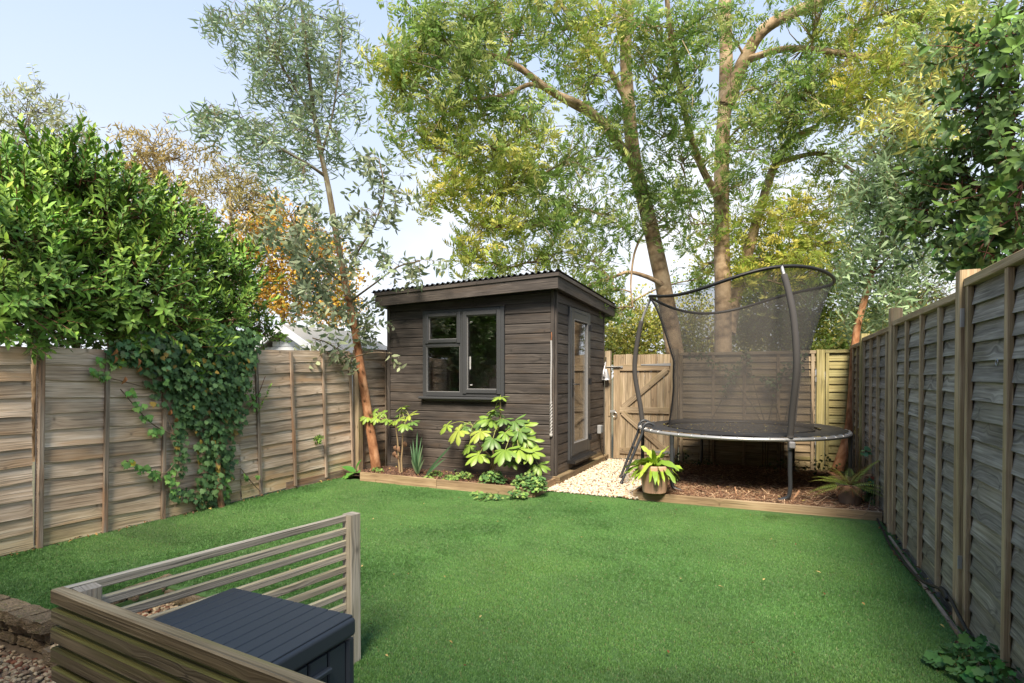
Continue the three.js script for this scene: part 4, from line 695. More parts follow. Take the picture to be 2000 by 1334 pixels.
function baySprig(n, L, young, lean = .72) {              // an upright shoot set with stiff leaves
  const s = { leaves: [], stem: new MB() };
  s.stem.tube([V(0, 0, 0), V(.008, L * .5, 0), V(0, L, 0)], (t) => .0042 - .0026 * t, 4, { cap: false, col: () => [.15, .06, .035] });
  for (let k = 0; k < n; k++) { const t = (k + .5) / n, a = k * 2.4 + rr(-.3, .3), o = lerp(lean, .38, t * t) + rr(-.2, .2), d = V(Math.cos(a) * Math.sin(o), Math.cos(o), Math.sin(a) * Math.sin(o)), tip = sstep(.6, 1, t); s.leaves.push({ g: pick(bayLeaf), m: T4(V(0, L * (.12 + .88 * t), 0), basis(d, V(-Math.cos(a) * .5 + rr(-.3, .3), 1, -Math.sin(a) * .5 + rr(-.3, .3))), rr(.75, 1.12) * lerp(1, .8, tip)), c: mul(mix3(mix3([.085, .18, .038], [.18, .33, .055], R()), [.36, .52, .075], tip * young * rr(.5, 1)), rr(.85, 1.2)) }); }
  return s;
}
const bay = [baySprig(15, .30, 1), baySprig(13, .26, .8), baySprig(14, .28, .5), baySprig(12, .24, .1, 1.25), baySprig(12, .24, .0, 1.3)];
const bayTall = [baySprig(16, .46, 1, .8), baySprig(14, .42, .9, .8)];
const broad = [leafProto(.10, .042, 2, .2, .5), leafProto(.115, .048, 2, .25, .4)];
function broadSprig(n, L, y) { const s = baySprig(n, L, y, 1.2); for (const l of s.leaves) { l.g = pick(broad); l.c = mul(mix3(mix3([.05, .10, .032], [.11, .20, .048], R()), [.22, .38, .06], R() * R() * y), rr(.85, 1.2)); } return s; }
const laurel = [broadSprig(11, .26, 1), broadSprig(10, .22, .6), broadSprig(9, .24, .2)];
function clump(n, rad, len, wid, cols) { const g = leafProto(len, wid, 1, .15, .4), s = { leaves: [] }; for (let k = 0; k < n; k++) s.leaves.push({ g, m: T4(rnd().multiplyScalar(rad), basis(rnd(), rnd()), rr(.7, 1.2)), c: mul(pick(cols), rr(.75, 1.25)) }); return s; }

// ---- branches, twigs and sprigs that fill a crown given as a list of rounded masses [u, v, depth, radius px, twigs]
function crown(tree, limbs, blobs, sprigs, mat, o) {
  const sk = []; for (const l of limbs) l.forEach((p, k) => sk.push(p));
  const wood = new MB(), puts = [], tw = new MB();
  for (const [u, v, d, rp, n0] of blobs) {
    const n = Math.round(n0 * (o.more ?? 1));
    const D = d + rr(-.3, .3), C = at(u, v, D), Rm = rp * (o.spread ?? 1) * D / F; let best = null, bd = 1e9;
    for (const p of sk) { const q = p.distanceTo(C) + Math.max(0, p.y - C.y) * (o.down ?? .6); if (q < bd) { bd = q; best = p; } }
    const L = best.distanceTo(C), mid = best.clone().lerp(C, .5).add(rnd().multiplyScalar(L * .12)).add(V(0, L * (o.arch ?? .08), 0)), br = smooth([best, mid, C], 10), r0 = clamp(.008 + L * .012, .008, .055) * (o.thick ?? 1);
    wood.tube(br, (t) => lerp(r0, .005, t), 5, { cap: false }); br.forEach((p, k) => k > 2 && sk.push(p));
    for (let k = 0; k < n; k++) {
      const Q = C.clone().add(rnd().multiplyScalar(Rm * 1.15).multiply(V(1, .85, 1))), st = br[Math.floor(rr(3, 10.99))], dir = Q.clone().sub(st), l = dir.length(); dir.normalize();
      const m2 = st.clone().lerp(Q, .5).add(rnd().multiplyScalar(l * .12)).add(V(0, l * .08, 0));
      tw.tube([st, m2, Q], (t) => lerp(o.twig ?? .007, .002, t), 3, { cap: false });
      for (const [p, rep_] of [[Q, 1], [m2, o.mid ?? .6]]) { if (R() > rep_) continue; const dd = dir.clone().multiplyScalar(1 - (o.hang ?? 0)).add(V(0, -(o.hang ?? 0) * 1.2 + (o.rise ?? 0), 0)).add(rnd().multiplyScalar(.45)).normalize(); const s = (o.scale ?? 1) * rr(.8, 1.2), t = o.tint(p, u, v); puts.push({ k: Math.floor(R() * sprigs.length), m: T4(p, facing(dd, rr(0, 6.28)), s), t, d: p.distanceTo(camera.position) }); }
    }
  }
  if (wood.n) part(tree, 'branch', wood, o.bark ?? M.ash, 'stuff'); if (tw.n) part(tree, 'twig', tw, o.twigMat ?? M.twig, 'stuff');
  foliage(tree, sprigs, puts, mat, { single: o.single, name: 'crown' });
}
const limb = (tree, name, pts, r0, r1, mat, o = {}) => { const p = smooth(pts, 36), s = Math.floor(R() * 500); part(tree, name, new MB().tube(p, (t) => lerp(r0, r1, Math.pow(t, .85)) * (1 + .25 * Math.exp(-t * 18)), 14, { round: Math.max(1, Math.round(r0 * 6)), bump: (t, a) => .14 * (fbm(t * 14 + 3, a * 1.2 + 5, 999, 999, s, 3) - .5), col: o.col }), mat); return p; };
const leafA = leafMat({ trans: .55 }), leafG = leafMat({ trans: .3, rough: .85 }), glossy = new THREE.MeshPhysicalMaterial({ color: 0xffffff, vertexColors: true, roughness: .5, side: THREE.DoubleSide, specularIntensity: .6 });

// ================================================================== TREES
{
  reseed(701);
  const t = thing('ash_tree', 'tall ash tree with two pale trunks behind the trampoline and a wide leafy crown', 'tree', at(1400, 700, 9.7).setY(-.3).toArray());
  const l1 = limb(t, 'trunk', [at(1335, 870, 9.5), at(1318, 690, 9.5), at(1292, 540, 9.5), at(1265, 420, 9.4), at(1240, 320, 9.3), at(1228, 210, 9.2), at(1222, 90, 9.1), at(1235, -60, 9.0), at(1240, -240, 9)], .16, .075, M.ash);
  const l2 = limb(t, 'trunk', [at(1416, 880, 9.8), at(1413, 690, 9.8), at(1412, 560, 9.8), at(1409, 420, 9.8), at(1410, 300, 9.8), at(1418, 160, 9.8), at(1416, 0, 9.8), at(1420, -250, 9.8)], .158, .10, M.ash);
  const l3 = limb(t, 'limb', [at(1421, 650, 9.85), at(1440, 570, 9.9), at(1462, 490, 9.9), at(1487, 400, 9.9), at(1515, 320, 9.9), at(1550, 270, 9.8), at(1590, 250, 9.7)], .115, .05, M.ash);
  const l4 = limb(t, 'limb', [at(1418, 205, 9.8), at(1452, 120, 9.6), at(1490, 60, 9.4), at(1560, 20, 9.2), at(1650, -15, 9.0), at(1760, -50, 8.8)], .13, .06, M.ash);
  const l5 = limb(t, 'limb', [at(1246, 335, 9.35), at(1200, 270, 9.0), at(1150, 215, 8.7), at(1080, 180, 8.4), at(1010, 130, 8.2), at(950, 105, 8.1), at(860, 75, 8)], .085, .028, M.ash);
  const l6 = limb(t, 'limb', [at(1180, 240, 8.9), at(1100, 195, 8.5), at(1040, 165, 8.3), at(990, 185, 8.1), at(920, 195, 7.9)], .05, .02, M.ash);
  const l7 = limb(t, 'limb', [at(1402, 385, 9.7), at(1372, 330, 9.3), at(1345, 250, 8.6), at(1325, 150, 8.0), at(1310, 70, 7.6), at(1300, -40, 7.3)], .065, .03, M.ash);
  const l8 = limb(t, 'limb', [at(1303, 560, 9.45), at(1262, 540, 9.3), at(1225, 532, 9.2), at(1190, 545, 9.1)], .045, .022, M.ash);
  const l9 = limb(t, 'limb', [at(1520, 318, 9.9), at(1600, 300, 9.7), at(1660, 330, 9.4), at(1700, 365, 9.2)], .05, .02, M.ash);
  const l10 = limb(t, 'limb', [at(1455, 118, 9.6), at(1540, 95, 9.0), at(1680, 110, 8.6), at(1790, 130, 8.2), at(1840, 125, 8)], .06, .025, M.ash);
  const l11 = limb(t, 'limb', [at(1228, 200, 9.2), at(1180, 120, 9), at(1120, 40, 8.8), at(1060, -40, 8.6)], .06, .03, M.ash);
  const l12 = limb(t, 'limb', [at(1248, 470, 9.4), at(1238, 500, 9.2), at(1232, 560, 9.1), at(1236, 600, 9.0)], .022, .010, M.ash);
  const B = [
    [1190, 250, 8.9, 60, 14], [1100, 60, 8.6, 80, 26], [1010, 60, 8.2, 80, 28], [920, 40, 8, 75, 28], [840, 60, 8, 65, 24], [800, 120, 8, 55, 20], [770, 150, 8, 35, 9], [900, 130, 8, 75, 26], [800, 210, 8, 50, 18], [870, 225, 8, 60, 22], [960, 190, 8.2, 65, 20], [830, 290, 8, 45, 14], [900, 310, 8, 50, 16], [885, 375, 8, 40, 11], [840, 390, 8, 28, 7], [980, 290, 8.3, 60, 18], [1050, 250, 8.5, 60, 17], [960, 380, 8.4, 55, 16], [1010, 350, 8.5, 60, 18], [1060, 340, 8.6, 60, 18], [1130, 320, 8.8, 60, 18], [940, 450, 8.6, 40, 12], [1010, 440, 8.6, 60, 20], [930, 510, 8.8, 38, 11], [990, 525, 8.8, 45, 14], [1070, 430, 8.8, 55, 17], [1130, 410, 9, 60, 18], [1080, 510, 8.9, 50, 15], [1150, 500, 9.1, 55, 17], [1190, 430, 9.1, 55, 15], [1140, 570, 9.1, 40, 12], [1195, 570, 9.2, 32, 9], [1180, 610, 9.3, 25, 7],
    [1160, 140, 8.7, 75, 22], [1180, 40, 8.7, 75, 22], [1260, 60, 8, 75, 20], [1270, 160, 8.2, 65, 15], [1330, 60, 7.4, 70, 15], [1350, 170, 7.8, 60, 12], [1290, 270, 8.8, 55, 13], [1330, 320, 9, 60, 15], [1250, 380, 9.1, 45, 9], [1300, 430, 9.2, 55, 14], [1350, 440, 9.3, 50, 12], [1340, 370, 9.2, 50, 11], [1370, 530, 10.4, 30, 6],
    [1400, 60, 9, 60, 13], [1480, 170, 9.4, 60, 14], [1500, 240, 9.3, 55, 15], [1440, 280, 9.2, 55, 13], [1460, 360, 9.5, 50, 13], [1540, 190, 9, 65, 18], [1570, 100, 8.8, 65, 15], [1600, 30, 8.8, 65, 17], [1680, 40, 8.7, 65, 20], [1760, 40, 8.6, 65, 22], [1840, 40, 8.5, 65, 22], [1930, 20, 8.5, 60, 18], [1660, 120, 8.7, 60, 17], [1740, 120, 8.5, 60, 18], [1810, 110, 8.3, 50, 15], [1600, 190, 9, 60, 18], [1560, 240, 9.2, 55, 15], [1640, 220, 9, 60, 18], [1700, 190, 8.8, 55, 15], [1530, 310, 9.6, 45, 11], [1600, 330, 9.6, 50, 13], [1470, 450, 9.6, 50, 14], [1530, 430, 9.6, 55, 17], [1590, 410, 9.6, 50, 14], [1650, 390, 9.4, 45, 12], [1500, 510, 9.7, 50, 16], [1560, 490, 9.7, 55, 18], [1620, 470, 9.6, 50, 15], [1460, 540, 9.8, 45, 13], [1400, 460, 9.9, 40, 8], [1530, 555, 9.8, 45, 12], [1600, 540, 9.7, 45, 12],
  ];
  crown(t, [l1.slice(14), l2.slice(12), l3.slice(8), l4, l5, l6, l7, l8, l9, l10, l11, l12], B, ash, leafA, { tint: (p, u, v) => { const y = fbm(p.x * .9 + 40, p.y * .9 + p.z * .7 + 40, 999, 999, 711, 3), k = rr(.75, 1.25), g = sstep(.42, .68, y + (v < 250 ? .05 : -.08) + (u < 900 ? .05 : 0)); return rgbC(k * lerp(.78, 1.35, g), k * lerp(.92, 1.25, g), k * lerp(.95, .95, g)); }, hang: .25, mid: .9, twig: .012, thick: 1.35, spread: 1.6, more: .98, twigMat: std([.34, .27, .17], .95) });
}
const gumBark = (t, a) => { const n = vnoise(t * 9 + 3, a * 1.1 + 4, 999, 999, 77); return mix3(mix3([.46, .21, .10], [.52, .30, .17], n), [.27, .27, .20], sstep(.34, .62, t + (n - .5) * .3)); };
{
  reseed(702);
  const t = thing('eucalyptus_tree', 'slender eucalyptus with orange bark at the left corner of the shed', 'tree', [-5.06, 0, -6.33]);
  const l1 = limb(t, 'trunk', [V(-5.06, 0, -6.33), at(735, 915, 7.75), at(722, 830, 7.75), at(708, 740, 7.75), at(694, 650, 7.7), at(676, 560, 7.65), at(657, 460, 7.6), at(642, 370, 7.55), at(625, 290, 7.5), at(612, 210, 7.5), at(600, 110, 7.5), at(588, 0, 7.5), at(575, -130, 7.5)], .074, .014, M.gum, { col: gumBark });
  const lim = (p, r) => limb(t, 'limb', p, r, .008, M.gum, { col: () => [.25, .23, .17] });
  const l2 = lim([at(637, 345, 7.55), at(600, 320, 7.3), at(540, 285, 7.1), at(480, 245, 7), at(420, 215, 6.9)], .022);
  const l3 = lim([at(618, 240, 7.5), at(575, 170, 7.4), at(530, 90, 7.3), at(500, 10, 7.2)], .022);
  const l4 = lim([at(628, 300, 7.5), at(648, 230, 7.5), at(660, 150, 7.5), at(668, 60, 7.5)], .018);
  const l5 = lim([at(672, 545, 7.65), at(700, 490, 7.4), at(735, 430, 7.2), at(750, 370, 7.1), at(740, 310, 7.1)], .016);
  const l6 = lim([at(682, 590, 7.65), at(730, 555, 7.3), at(780, 520, 7.1), at(820, 510, 7)], .014);
  const l7 = lim([at(676, 560, 7.65), at(630, 520, 7.4), at(590, 470, 7.2), at(570, 430, 7.1)], .016);
  const l8 = lim([at(694, 650, 7.7), at(650, 600, 7.4), at(610, 570, 7.2), at(580, 560, 7)], .014);
  const l9 = lim([at(706, 735, 7.75), at(680, 700, 7.5), at(640, 670, 7.3), at(610, 660, 7.2)], .012);
  const B = [[560, 30, 7.3, 70, 26], [500, 40, 7.2, 60, 20], [450, 50, 7.1, 40, 11], [420, 20, 7.1, 25, 6], [620, 30, 7.5, 65, 24], [670, 50, 7.5, 45, 15], [540, 100, 7.3, 60, 22], [480, 110, 7.2, 45, 13], [600, 120, 7.4, 60, 22], [660, 130, 7.5, 40, 13], [560, 170, 7.4, 50, 16], [520, 160, 7.3, 35, 9], [630, 190, 7.5, 48, 15], [685, 190, 7.5, 28, 7], [590, 215, 7.4, 40, 11], [650, 250, 7.5, 35, 9], [570, 250, 7.3, 45, 13], [520, 240, 7.1, 40, 11], [470, 230, 7, 38, 11], [425, 225, 6.9, 32, 10], [410, 205, 6.9, 22, 6], [500, 290, 7.1, 40, 11], [550, 310, 7.2, 40, 11], [600, 270, 7.3, 38, 9], [640, 290, 7.5, 24, 5], [590, 340, 7.3, 40, 9]];
  const Lw = [[570, 420, 7.1, 50, 15], [620, 450, 7.3, 50, 14], [560, 470, 7.1, 45, 12], [620, 510, 7.3, 48, 13], [580, 540, 7.2, 42, 11], [640, 560, 7.4, 40, 11], [600, 590, 7.2, 38, 10], [650, 610, 7.5, 32, 8], [740, 350, 7.1, 34, 11], [725, 310, 7.1, 24, 6], [770, 380, 7.1, 24, 6], [735, 420, 7.2, 32, 8], [700, 480, 7.4, 32, 8], [680, 450, 7.4, 22, 4], [740, 490, 7.2, 28, 6], [780, 520, 7.1, 28, 6], [820, 510, 7, 24, 6], [700, 590, 7.6, 26, 6], [700, 650, 7.5, 30, 8], [665, 675, 7.4, 20, 4], [625, 668, 7.2, 16, 3], [725, 640, 7.5, 20, 4], [640, 695, 7.3, 20, 4], [765, 690, 7.3, 10, 2]];
  const tint = (a) => (p, u, v) => { const k = rr(.8, 1.2) * a; return rgbC(k * rr(.9, 1.05), k, k * rr(.85, 1.0)); };
  crown(t, [l1.slice(20), l2, l3, l4], B, gum, leafG, { tint: tint(1.1), more: .8, hang: .62, mid: .8, twig: .005, thick: .5, bark: M.twig, arch: .12, scale: .95 });
  crown(t, [l5, l6, l7, l8, l9, l1.slice(12, 20)], Lw, gumLow, leafG, { tint: tint(1.0), more: .74, hang: .45, mid: .7, twig: .005, thick: .5, bark: M.twig, arch: .1, scale: .85 });
  for (const [u, v] of [[700, 700], [705, 715], [709, 745], [712, 775], [722, 835], [721, 800]]) { const p = at(u, v, 7.66), g = leafProto(.09, .03, 2, .6, 1.2).geo(); const m = part(t, 'bark_flake', g, std([.36, .17, .09], .9, { side: THREE.DoubleSide })); m.position.add(p); m.quaternion.copy(basis(V(rr(-.6, .6), -1, .4), V(.3, .2, 1))); }
}
{
  reseed(703);
  const t = thing('eucalyptus_tree', 'eucalyptus with peeling orange trunk in the right back corner of the garden', 'tree', [.72, .06, -8.35]);
  const W = (u, v) => at(u, v, 7.35);
  const l1 = limb(t, 'trunk', [V(.72, .02, -8.35), W(1657, 850), W(1664, 780), W(1668, 700), W(1674, 640), W(1690, 580), W(1706, 520), W(1724, 460), W(1742, 390), W(1765, 300), W(1800, 200), W(1840, 110), W(1880, 30)], .062, .016, M.gum, { col: (q, a) => gumBark(q * .6, a) });
  const l2 = limb(t, 'limb', [W(1742, 390), at(1720, 330, 7.1), at(1700, 280, 7)], .02, .008, M.gum, { col: () => [.3, .2, .12] });
  const l3 = limb(t, 'limb', [W(1700, 540), at(1740, 500, 7.1), at(1790, 470, 7)], .016, .006, M.gum, { col: () => [.3, .2, .12] });
  const B = [[1730, 290, 7.1, 55, 20], [1770, 250, 7.1, 55, 20], [1790, 320, 7.1, 50, 18], [1710, 340, 7.1, 45, 15], [1750, 380, 7.2, 48, 17], [1700, 400, 7.2, 40, 12], [1800, 200, 7.2, 50, 17], [1830, 130, 7.2, 50, 17], [1860, 70, 7.2, 45, 14], [1820, 260, 7.2, 45, 14], [1740, 450, 7.2, 42, 14], [1790, 430, 7.1, 40, 12], [1700, 480, 7.3, 36, 10], [1760, 520, 7.2, 38, 11], [1720, 560, 7.3, 38, 11], [1800, 500, 7, 36, 10], [1680, 540, 7.3, 30, 8], [1760, 590, 7.2, 30, 8], [1700, 610, 7.3, 28, 7], [1780, 380, 7.1, 40, 12], [1670, 600, 7.3, 22, 5]];
  crown(t, [l1.slice(16), l2, l3], B, gum, leafG, { tint: (p, u, v) => { const k = rr(.85, 1.25), y = v < 280 ? sstep(.3, .6, R()) : 0; return rgbC(k * lerp(1.02, 1.7, y), k * lerp(1.12, 1.35, y), k * lerp(.92, .55, y)); }, hang: .5, mid: .9, twig: .005, thick: .5, bark: M.twig, scale: 1, more: 1.6, spread: 1.1 });
}
// ------------------------------------------------------------------ trees and hedges beyond the fences
function farTree(name, label, baseUV, d, trunkTop, blobs, sprigs, tint, o = {}) {
  const b = at(baseUV[0], baseUV[1], d).setY(-.3), t = thing(name, label, o.cat ?? 'tree', b.toArray());
  const l = limb(t, 'trunk', [b, b.clone().lerp(at(trunkTop[0], trunkTop[1], d), .5).add(rnd().multiplyScalar(.1)), at(trunkTop[0], trunkTop[1], d)], o.r ?? .12, .03, o.bark ?? M.ash);
  crown(t, [l.slice(10)], blobs, sprigs, o.mat ?? leafG, { tint, hang: o.hang ?? .2, mid: .9, twig: .012, thick: .9, scale: o.scale ?? 1.4, arch: .1, ...o.c });
  return t;
}
{
  reseed(704);
  const gold = (a, w) => () => { const k = rr(.75, 1.2) * a; return rgbC(k * w, k, k * .8); };
  farTree('golden_gum', 'wispy grey-gold gum tree at the far left behind the bay bush', [60, 720], 13, [70, 300], [[30, 230, 13, 55, 20], [90, 215, 13, 55, 20], [140, 260, 13, 40, 12], [60, 290, 13, 65, 22], [10, 290, 13, 45, 14], [130, 310, 13, 50, 16], [0, 350, 13, 50, 14], [70, 360, 13, 60, 16], [160, 360, 13, 50, 12]], gum, gold(1.1, 1.15), { hang: .35, scale: 1.25 });
  farTree('golden_gum', 'rounded golden-brown gum tree behind the middle of the bay bush', [310, 720], 14, [310, 340], [[300, 280, 14, 45, 18], [260, 310, 14, 45, 16], [345, 310, 14, 45, 18], [300, 340, 14, 60, 22], [240, 370, 14, 50, 16], [370, 370, 14, 50, 18], [320, 400, 14, 60, 20], [400, 420, 14, 40, 12], [260, 440, 14, 50, 12]], gumGold, gold(1, 1.05), { hang: .3, scale: 1.2 });
  farTree('golden_gum', 'thin grey-green and gold gum tree just left of the slender eucalyptus', [450, 720], 13.5, [450, 380], [[440, 320, 13.5, 40, 13], [480, 350, 13.5, 40, 13], [430, 380, 13.5, 45, 15], [490, 410, 13.5, 45, 14], [450, 440, 13.5, 50, 15], [400, 470, 13.5, 45, 12], [520, 380, 13.5, 30, 7]], gumGold, gold(.95, .95), { hang: .3, scale: 1.2 });
  const orange = clump(34, .30, .10, .07, [[.72, .42, .07], [.75, .50, .09], [.60, .33, .06], [.44, .38, .08]]), orange2 = clump(34, .30, .10, .07, [[.75, .52, .06], [.62, .28, .04], [.34, .36, .07]]);
  farTree('maple_tree', 'orange autumn tree above the summerhouse roof', [560, 720], 17, [550, 470], [[490, 450, 17, 40, 15], [540, 430, 17, 45, 18], [590, 450, 17, 45, 18], [520, 490, 17, 50, 20], [580, 500, 17, 50, 20], [640, 500, 17, 40, 14], [480, 500, 17, 40, 12], [550, 550, 17, 50, 20], [620, 560, 17, 50, 20], [680, 590, 17, 35, 12], [560, 600, 17, 50, 20], [500, 560, 17, 45, 14], [630, 610, 17, 40, 16], [470, 600, 17, 40, 12], [680, 540, 17, 28, 7]], [orange, orange2], () => { const k = rr(.7, 1.2); return rgbC(k, k, k); }, { scale: 1.1, c: { mid: .5 } });
  const lime = clump(34, .26, .075, .04, [[.46, .48, .09], [.58, .54, .12], [.34, .40, .07], [.2, .28, .05]]), mid = clump(34, .28, .09, .05, [[.16, .27, .05], [.26, .37, .07], [.12, .2, .04], [.34, .40, .09]]), yel = clump(30, .28, .08, .045, [[.66, .58, .16], [.52, .50, .13], [.36, .40, .09]]);
  const k1 = () => { const k = rr(.75, 1.2); return rgbC(k, k, k); };
  farTree('garden_hedge', 'bright yellow-green shrub beyond the timber gate', [1240, 760], 12.5, [1240, 690], [[1200, 650, 12.5, 45, 22], [1250, 640, 12.5, 45, 24], [1290, 640, 12.5, 40, 20], [1220, 690, 12.5, 45, 20], [1270, 690, 12.5, 45, 20], [1240, 600, 12.8, 36, 14], [1330, 670, 12.8, 40, 16], [1350, 630, 13, 40, 14], [1190, 700, 12.4, 40, 16]], [lime, yel], k1, { cat: 'shrub', scale: 1, c: { mid: .8 } });
  farTree('garden_hedge', 'yellowish far shrub seen between the ash trunks', [1380, 770], 15, [1390, 650], [[1350, 610, 15, 40, 14], [1380, 660, 15, 45, 18], [1450, 650, 15, 45, 18], [1340, 690, 15, 40, 14], [1420, 700, 15, 45, 18], [1480, 690, 15, 45, 18], [1450, 600, 15, 40, 13]], [yel, lime], k1, { cat: 'shrub', scale: 1.1 });
  farTree('broadleaf_tree', 'mid-green leafy tree behind the trampoline net on the right', [1540, 780], 11.6, [1540, 560], [[1480, 560, 11.6, 50, 20], [1540, 570, 11.6, 50, 22], [1600, 560, 11.6, 45, 18], [1500, 620, 11.6, 50, 24], [1560, 630, 11.6, 50, 24], [1620, 620, 11.6, 45, 20], [1470, 660, 11.6, 45, 18], [1530, 680, 11.6, 50, 22], [1600, 680, 11.6, 50, 22], [1650, 660, 11.4, 40, 16], [1640, 560, 11.6, 36, 12], [1480, 500, 11.8, 45, 14], [1550, 500, 11.8, 45, 14], [1620, 505, 11.8, 40, 12]], [mid, lime], k1, { scale: 1.05 });
  farTree('broadleaf_tree', 'small dark green tree between the shed roof and the leaning trunk', [1160, 760], 13, [1165, 620], [[1160, 600, 13, 36, 13], [1190, 620, 13, 36, 12], [1120, 590, 13, 34, 9], [1210, 670, 12.8, 34, 12], [1385, 540, 13.5, 24, 7], [1370, 560, 13.5, 26, 7]], [mid], k1, { scale: .9 });
  farTree('broadleaf_tree', 'pale leafy shrub above the right back fence corner', [1720, 780], 9.6, [1720, 650], [[1680, 650, 9.6, 36, 16], [1720, 640, 9.6, 40, 18], [1760, 630, 9.4, 36, 14], [1700, 690, 9.5, 36, 14], [1650, 690, 9.7, 36, 14], [1790, 600, 9.3, 28, 8], [1620, 700, 9.8, 30, 12]], [mid, yel], k1, { cat: 'shrub', scale: .9, r: .05 });
  farTree('conifer_shrub', 'small feathery shrub peeping over the right fence', [1790, 760], 7.4, [1800, 600], [[1790, 585, 7.4, 22, 8], [1820, 560, 7.4, 20, 7], [1770, 610, 7.4, 20, 8], [1840, 580, 7.3, 16, 6]], [clump(30, .12, .05, .012, [[.10, .17, .06], [.16, .22, .07], [.22, .20, .07]])], k1, { cat: 'shrub', scale: 1, r: .03 });
}
// ------------------------------------------------------------------ the bay bush over the left fence
{
  reseed(705);
  const t = thing('bay_bush', 'huge dense green bay bush leaning over the left fence', 'bush', [-6.1, -.3, -3.4]);
  const W = (u, v, d) => at(u, v, d), st = [];
  for (const p of [[W(60, 900, 5), W(70, 600, 4.9), W(60, 420, 4.8)], [W(220, 900, 5.4), W(215, 620, 5.3), W(210, 420, 5.2)], [W(330, 900, 6), W(330, 650, 6), W(320, 480, 5.9)], [W(430, 900, 6.6), W(440, 680, 6.6), W(440, 560, 6.5)], [W(140, 900, 5.2), W(150, 650, 5.1), W(120, 380, 5)]]) st.push(limb(t, 'stem', p, .04, .012, M.ash));
  const Bt = [[20, 400, 4.7, 70, 32], [80, 380, 4.9, 70, 34], [150, 370, 5.0, 70, 36], [210, 410, 5.2, 65, 34], [280, 430, 5.5, 60, 30], [340, 470, 5.8, 55, 26], [390, 500, 6.1, 48, 20], [440, 520, 6.4, 45, 18], [480, 560, 6.7, 42, 15], [30, 480, 4.6, 75, 34], [110, 470, 4.8, 80, 40], [190, 500, 5.1, 75, 38], [260, 510, 5.4, 70, 36], [330, 540, 5.7, 65, 32], [400, 570, 6.1, 55, 26], [450, 595, 6.5, 42, 17], [-20, 430, 4.6, 70, 22]];
  const Bl = [[10, 570, 4.55, 75, 44], [80, 570, 4.7, 75, 46], [160, 580, 4.95, 75, 46], [240, 590, 5.25, 70, 44], [310, 610, 5.5, 65, 40], [370, 630, 5.8, 55, 34], [430, 640, 6.2, 50, 26], [475, 635, 6.6, 38, 16], [505, 645, 6.8, 24, 8], [20, 615, 4.5, 55, 36], [90, 615, 4.6, 55, 36], [160, 622, 4.9, 55, 36], [230, 650, 5.1, 50, 34], [290, 665, 5.35, 45, 30], [350, 680, 5.7, 45, 28], [0, 520, 5.2, 80, 26], [120, 540, 5.6, 90, 30], [260, 560, 6, 80, 28], [380, 600, 6.6, 60, 20]];
  const tint = (lo, hi) => (p, u, v) => { const k = rr(lo, hi); return rgbC(k * rr(.9, 1.1), k, k * rr(.85, 1.1)); };
  const top = []; for (const [u, v, d] of [[30, 335, 4.7], [75, 330, 4.8], [95, 300, 4.9], [140, 320, 5], [185, 290, 5], [215, 330, 5.2], [245, 345, 5.3], [265, 360, 5.4], [320, 385, 5.7], [350, 410, 5.8], [395, 440, 6.1], [430, 460, 6.3], [470, 510, 6.6], [10, 350, 4.7], [120, 345, 5], [170, 335, 5.1], [300, 395, 5.6], [55, 345, 4.9], [500, 560, 6.8], [515, 610, 6.9]]) for (let k = 0; k < 2; k++) { const p = W(u + rr(-14, 14), v + rr(25, 60), d); top.push({ k: Math.floor(R() * 2), m: T4(p, facing(V(rr(-.25, .25), 1, rr(-.25, .25)).normalize(), rr(0, 6)), rr(.8, 1.05)), t: rgbC(1.1, 1.1, 1), d: p.distanceTo(camera.position) }); }
  foliage(t, bayTall, top, glossy, { name: 'shoot' });
  crown(t, st, Bl, bay.slice(2), glossy, { tint: tint(.75, 1.15), rise: .3, more: 1.2, mid: .9, twig: .006, thick: .5, twigMat: M.stemRed, bark: M.stemRed, scale: 1.0 });
  crown(t, st, Bt, bay.slice(0, 3), glossy, { tint: tint(.85, 1.25), rise: 1.1, more: 1.2, mid: .9, twig: .006, thick: .5, twigMat: M.stemRed, bark: M.stemRed, single: 285 });
}
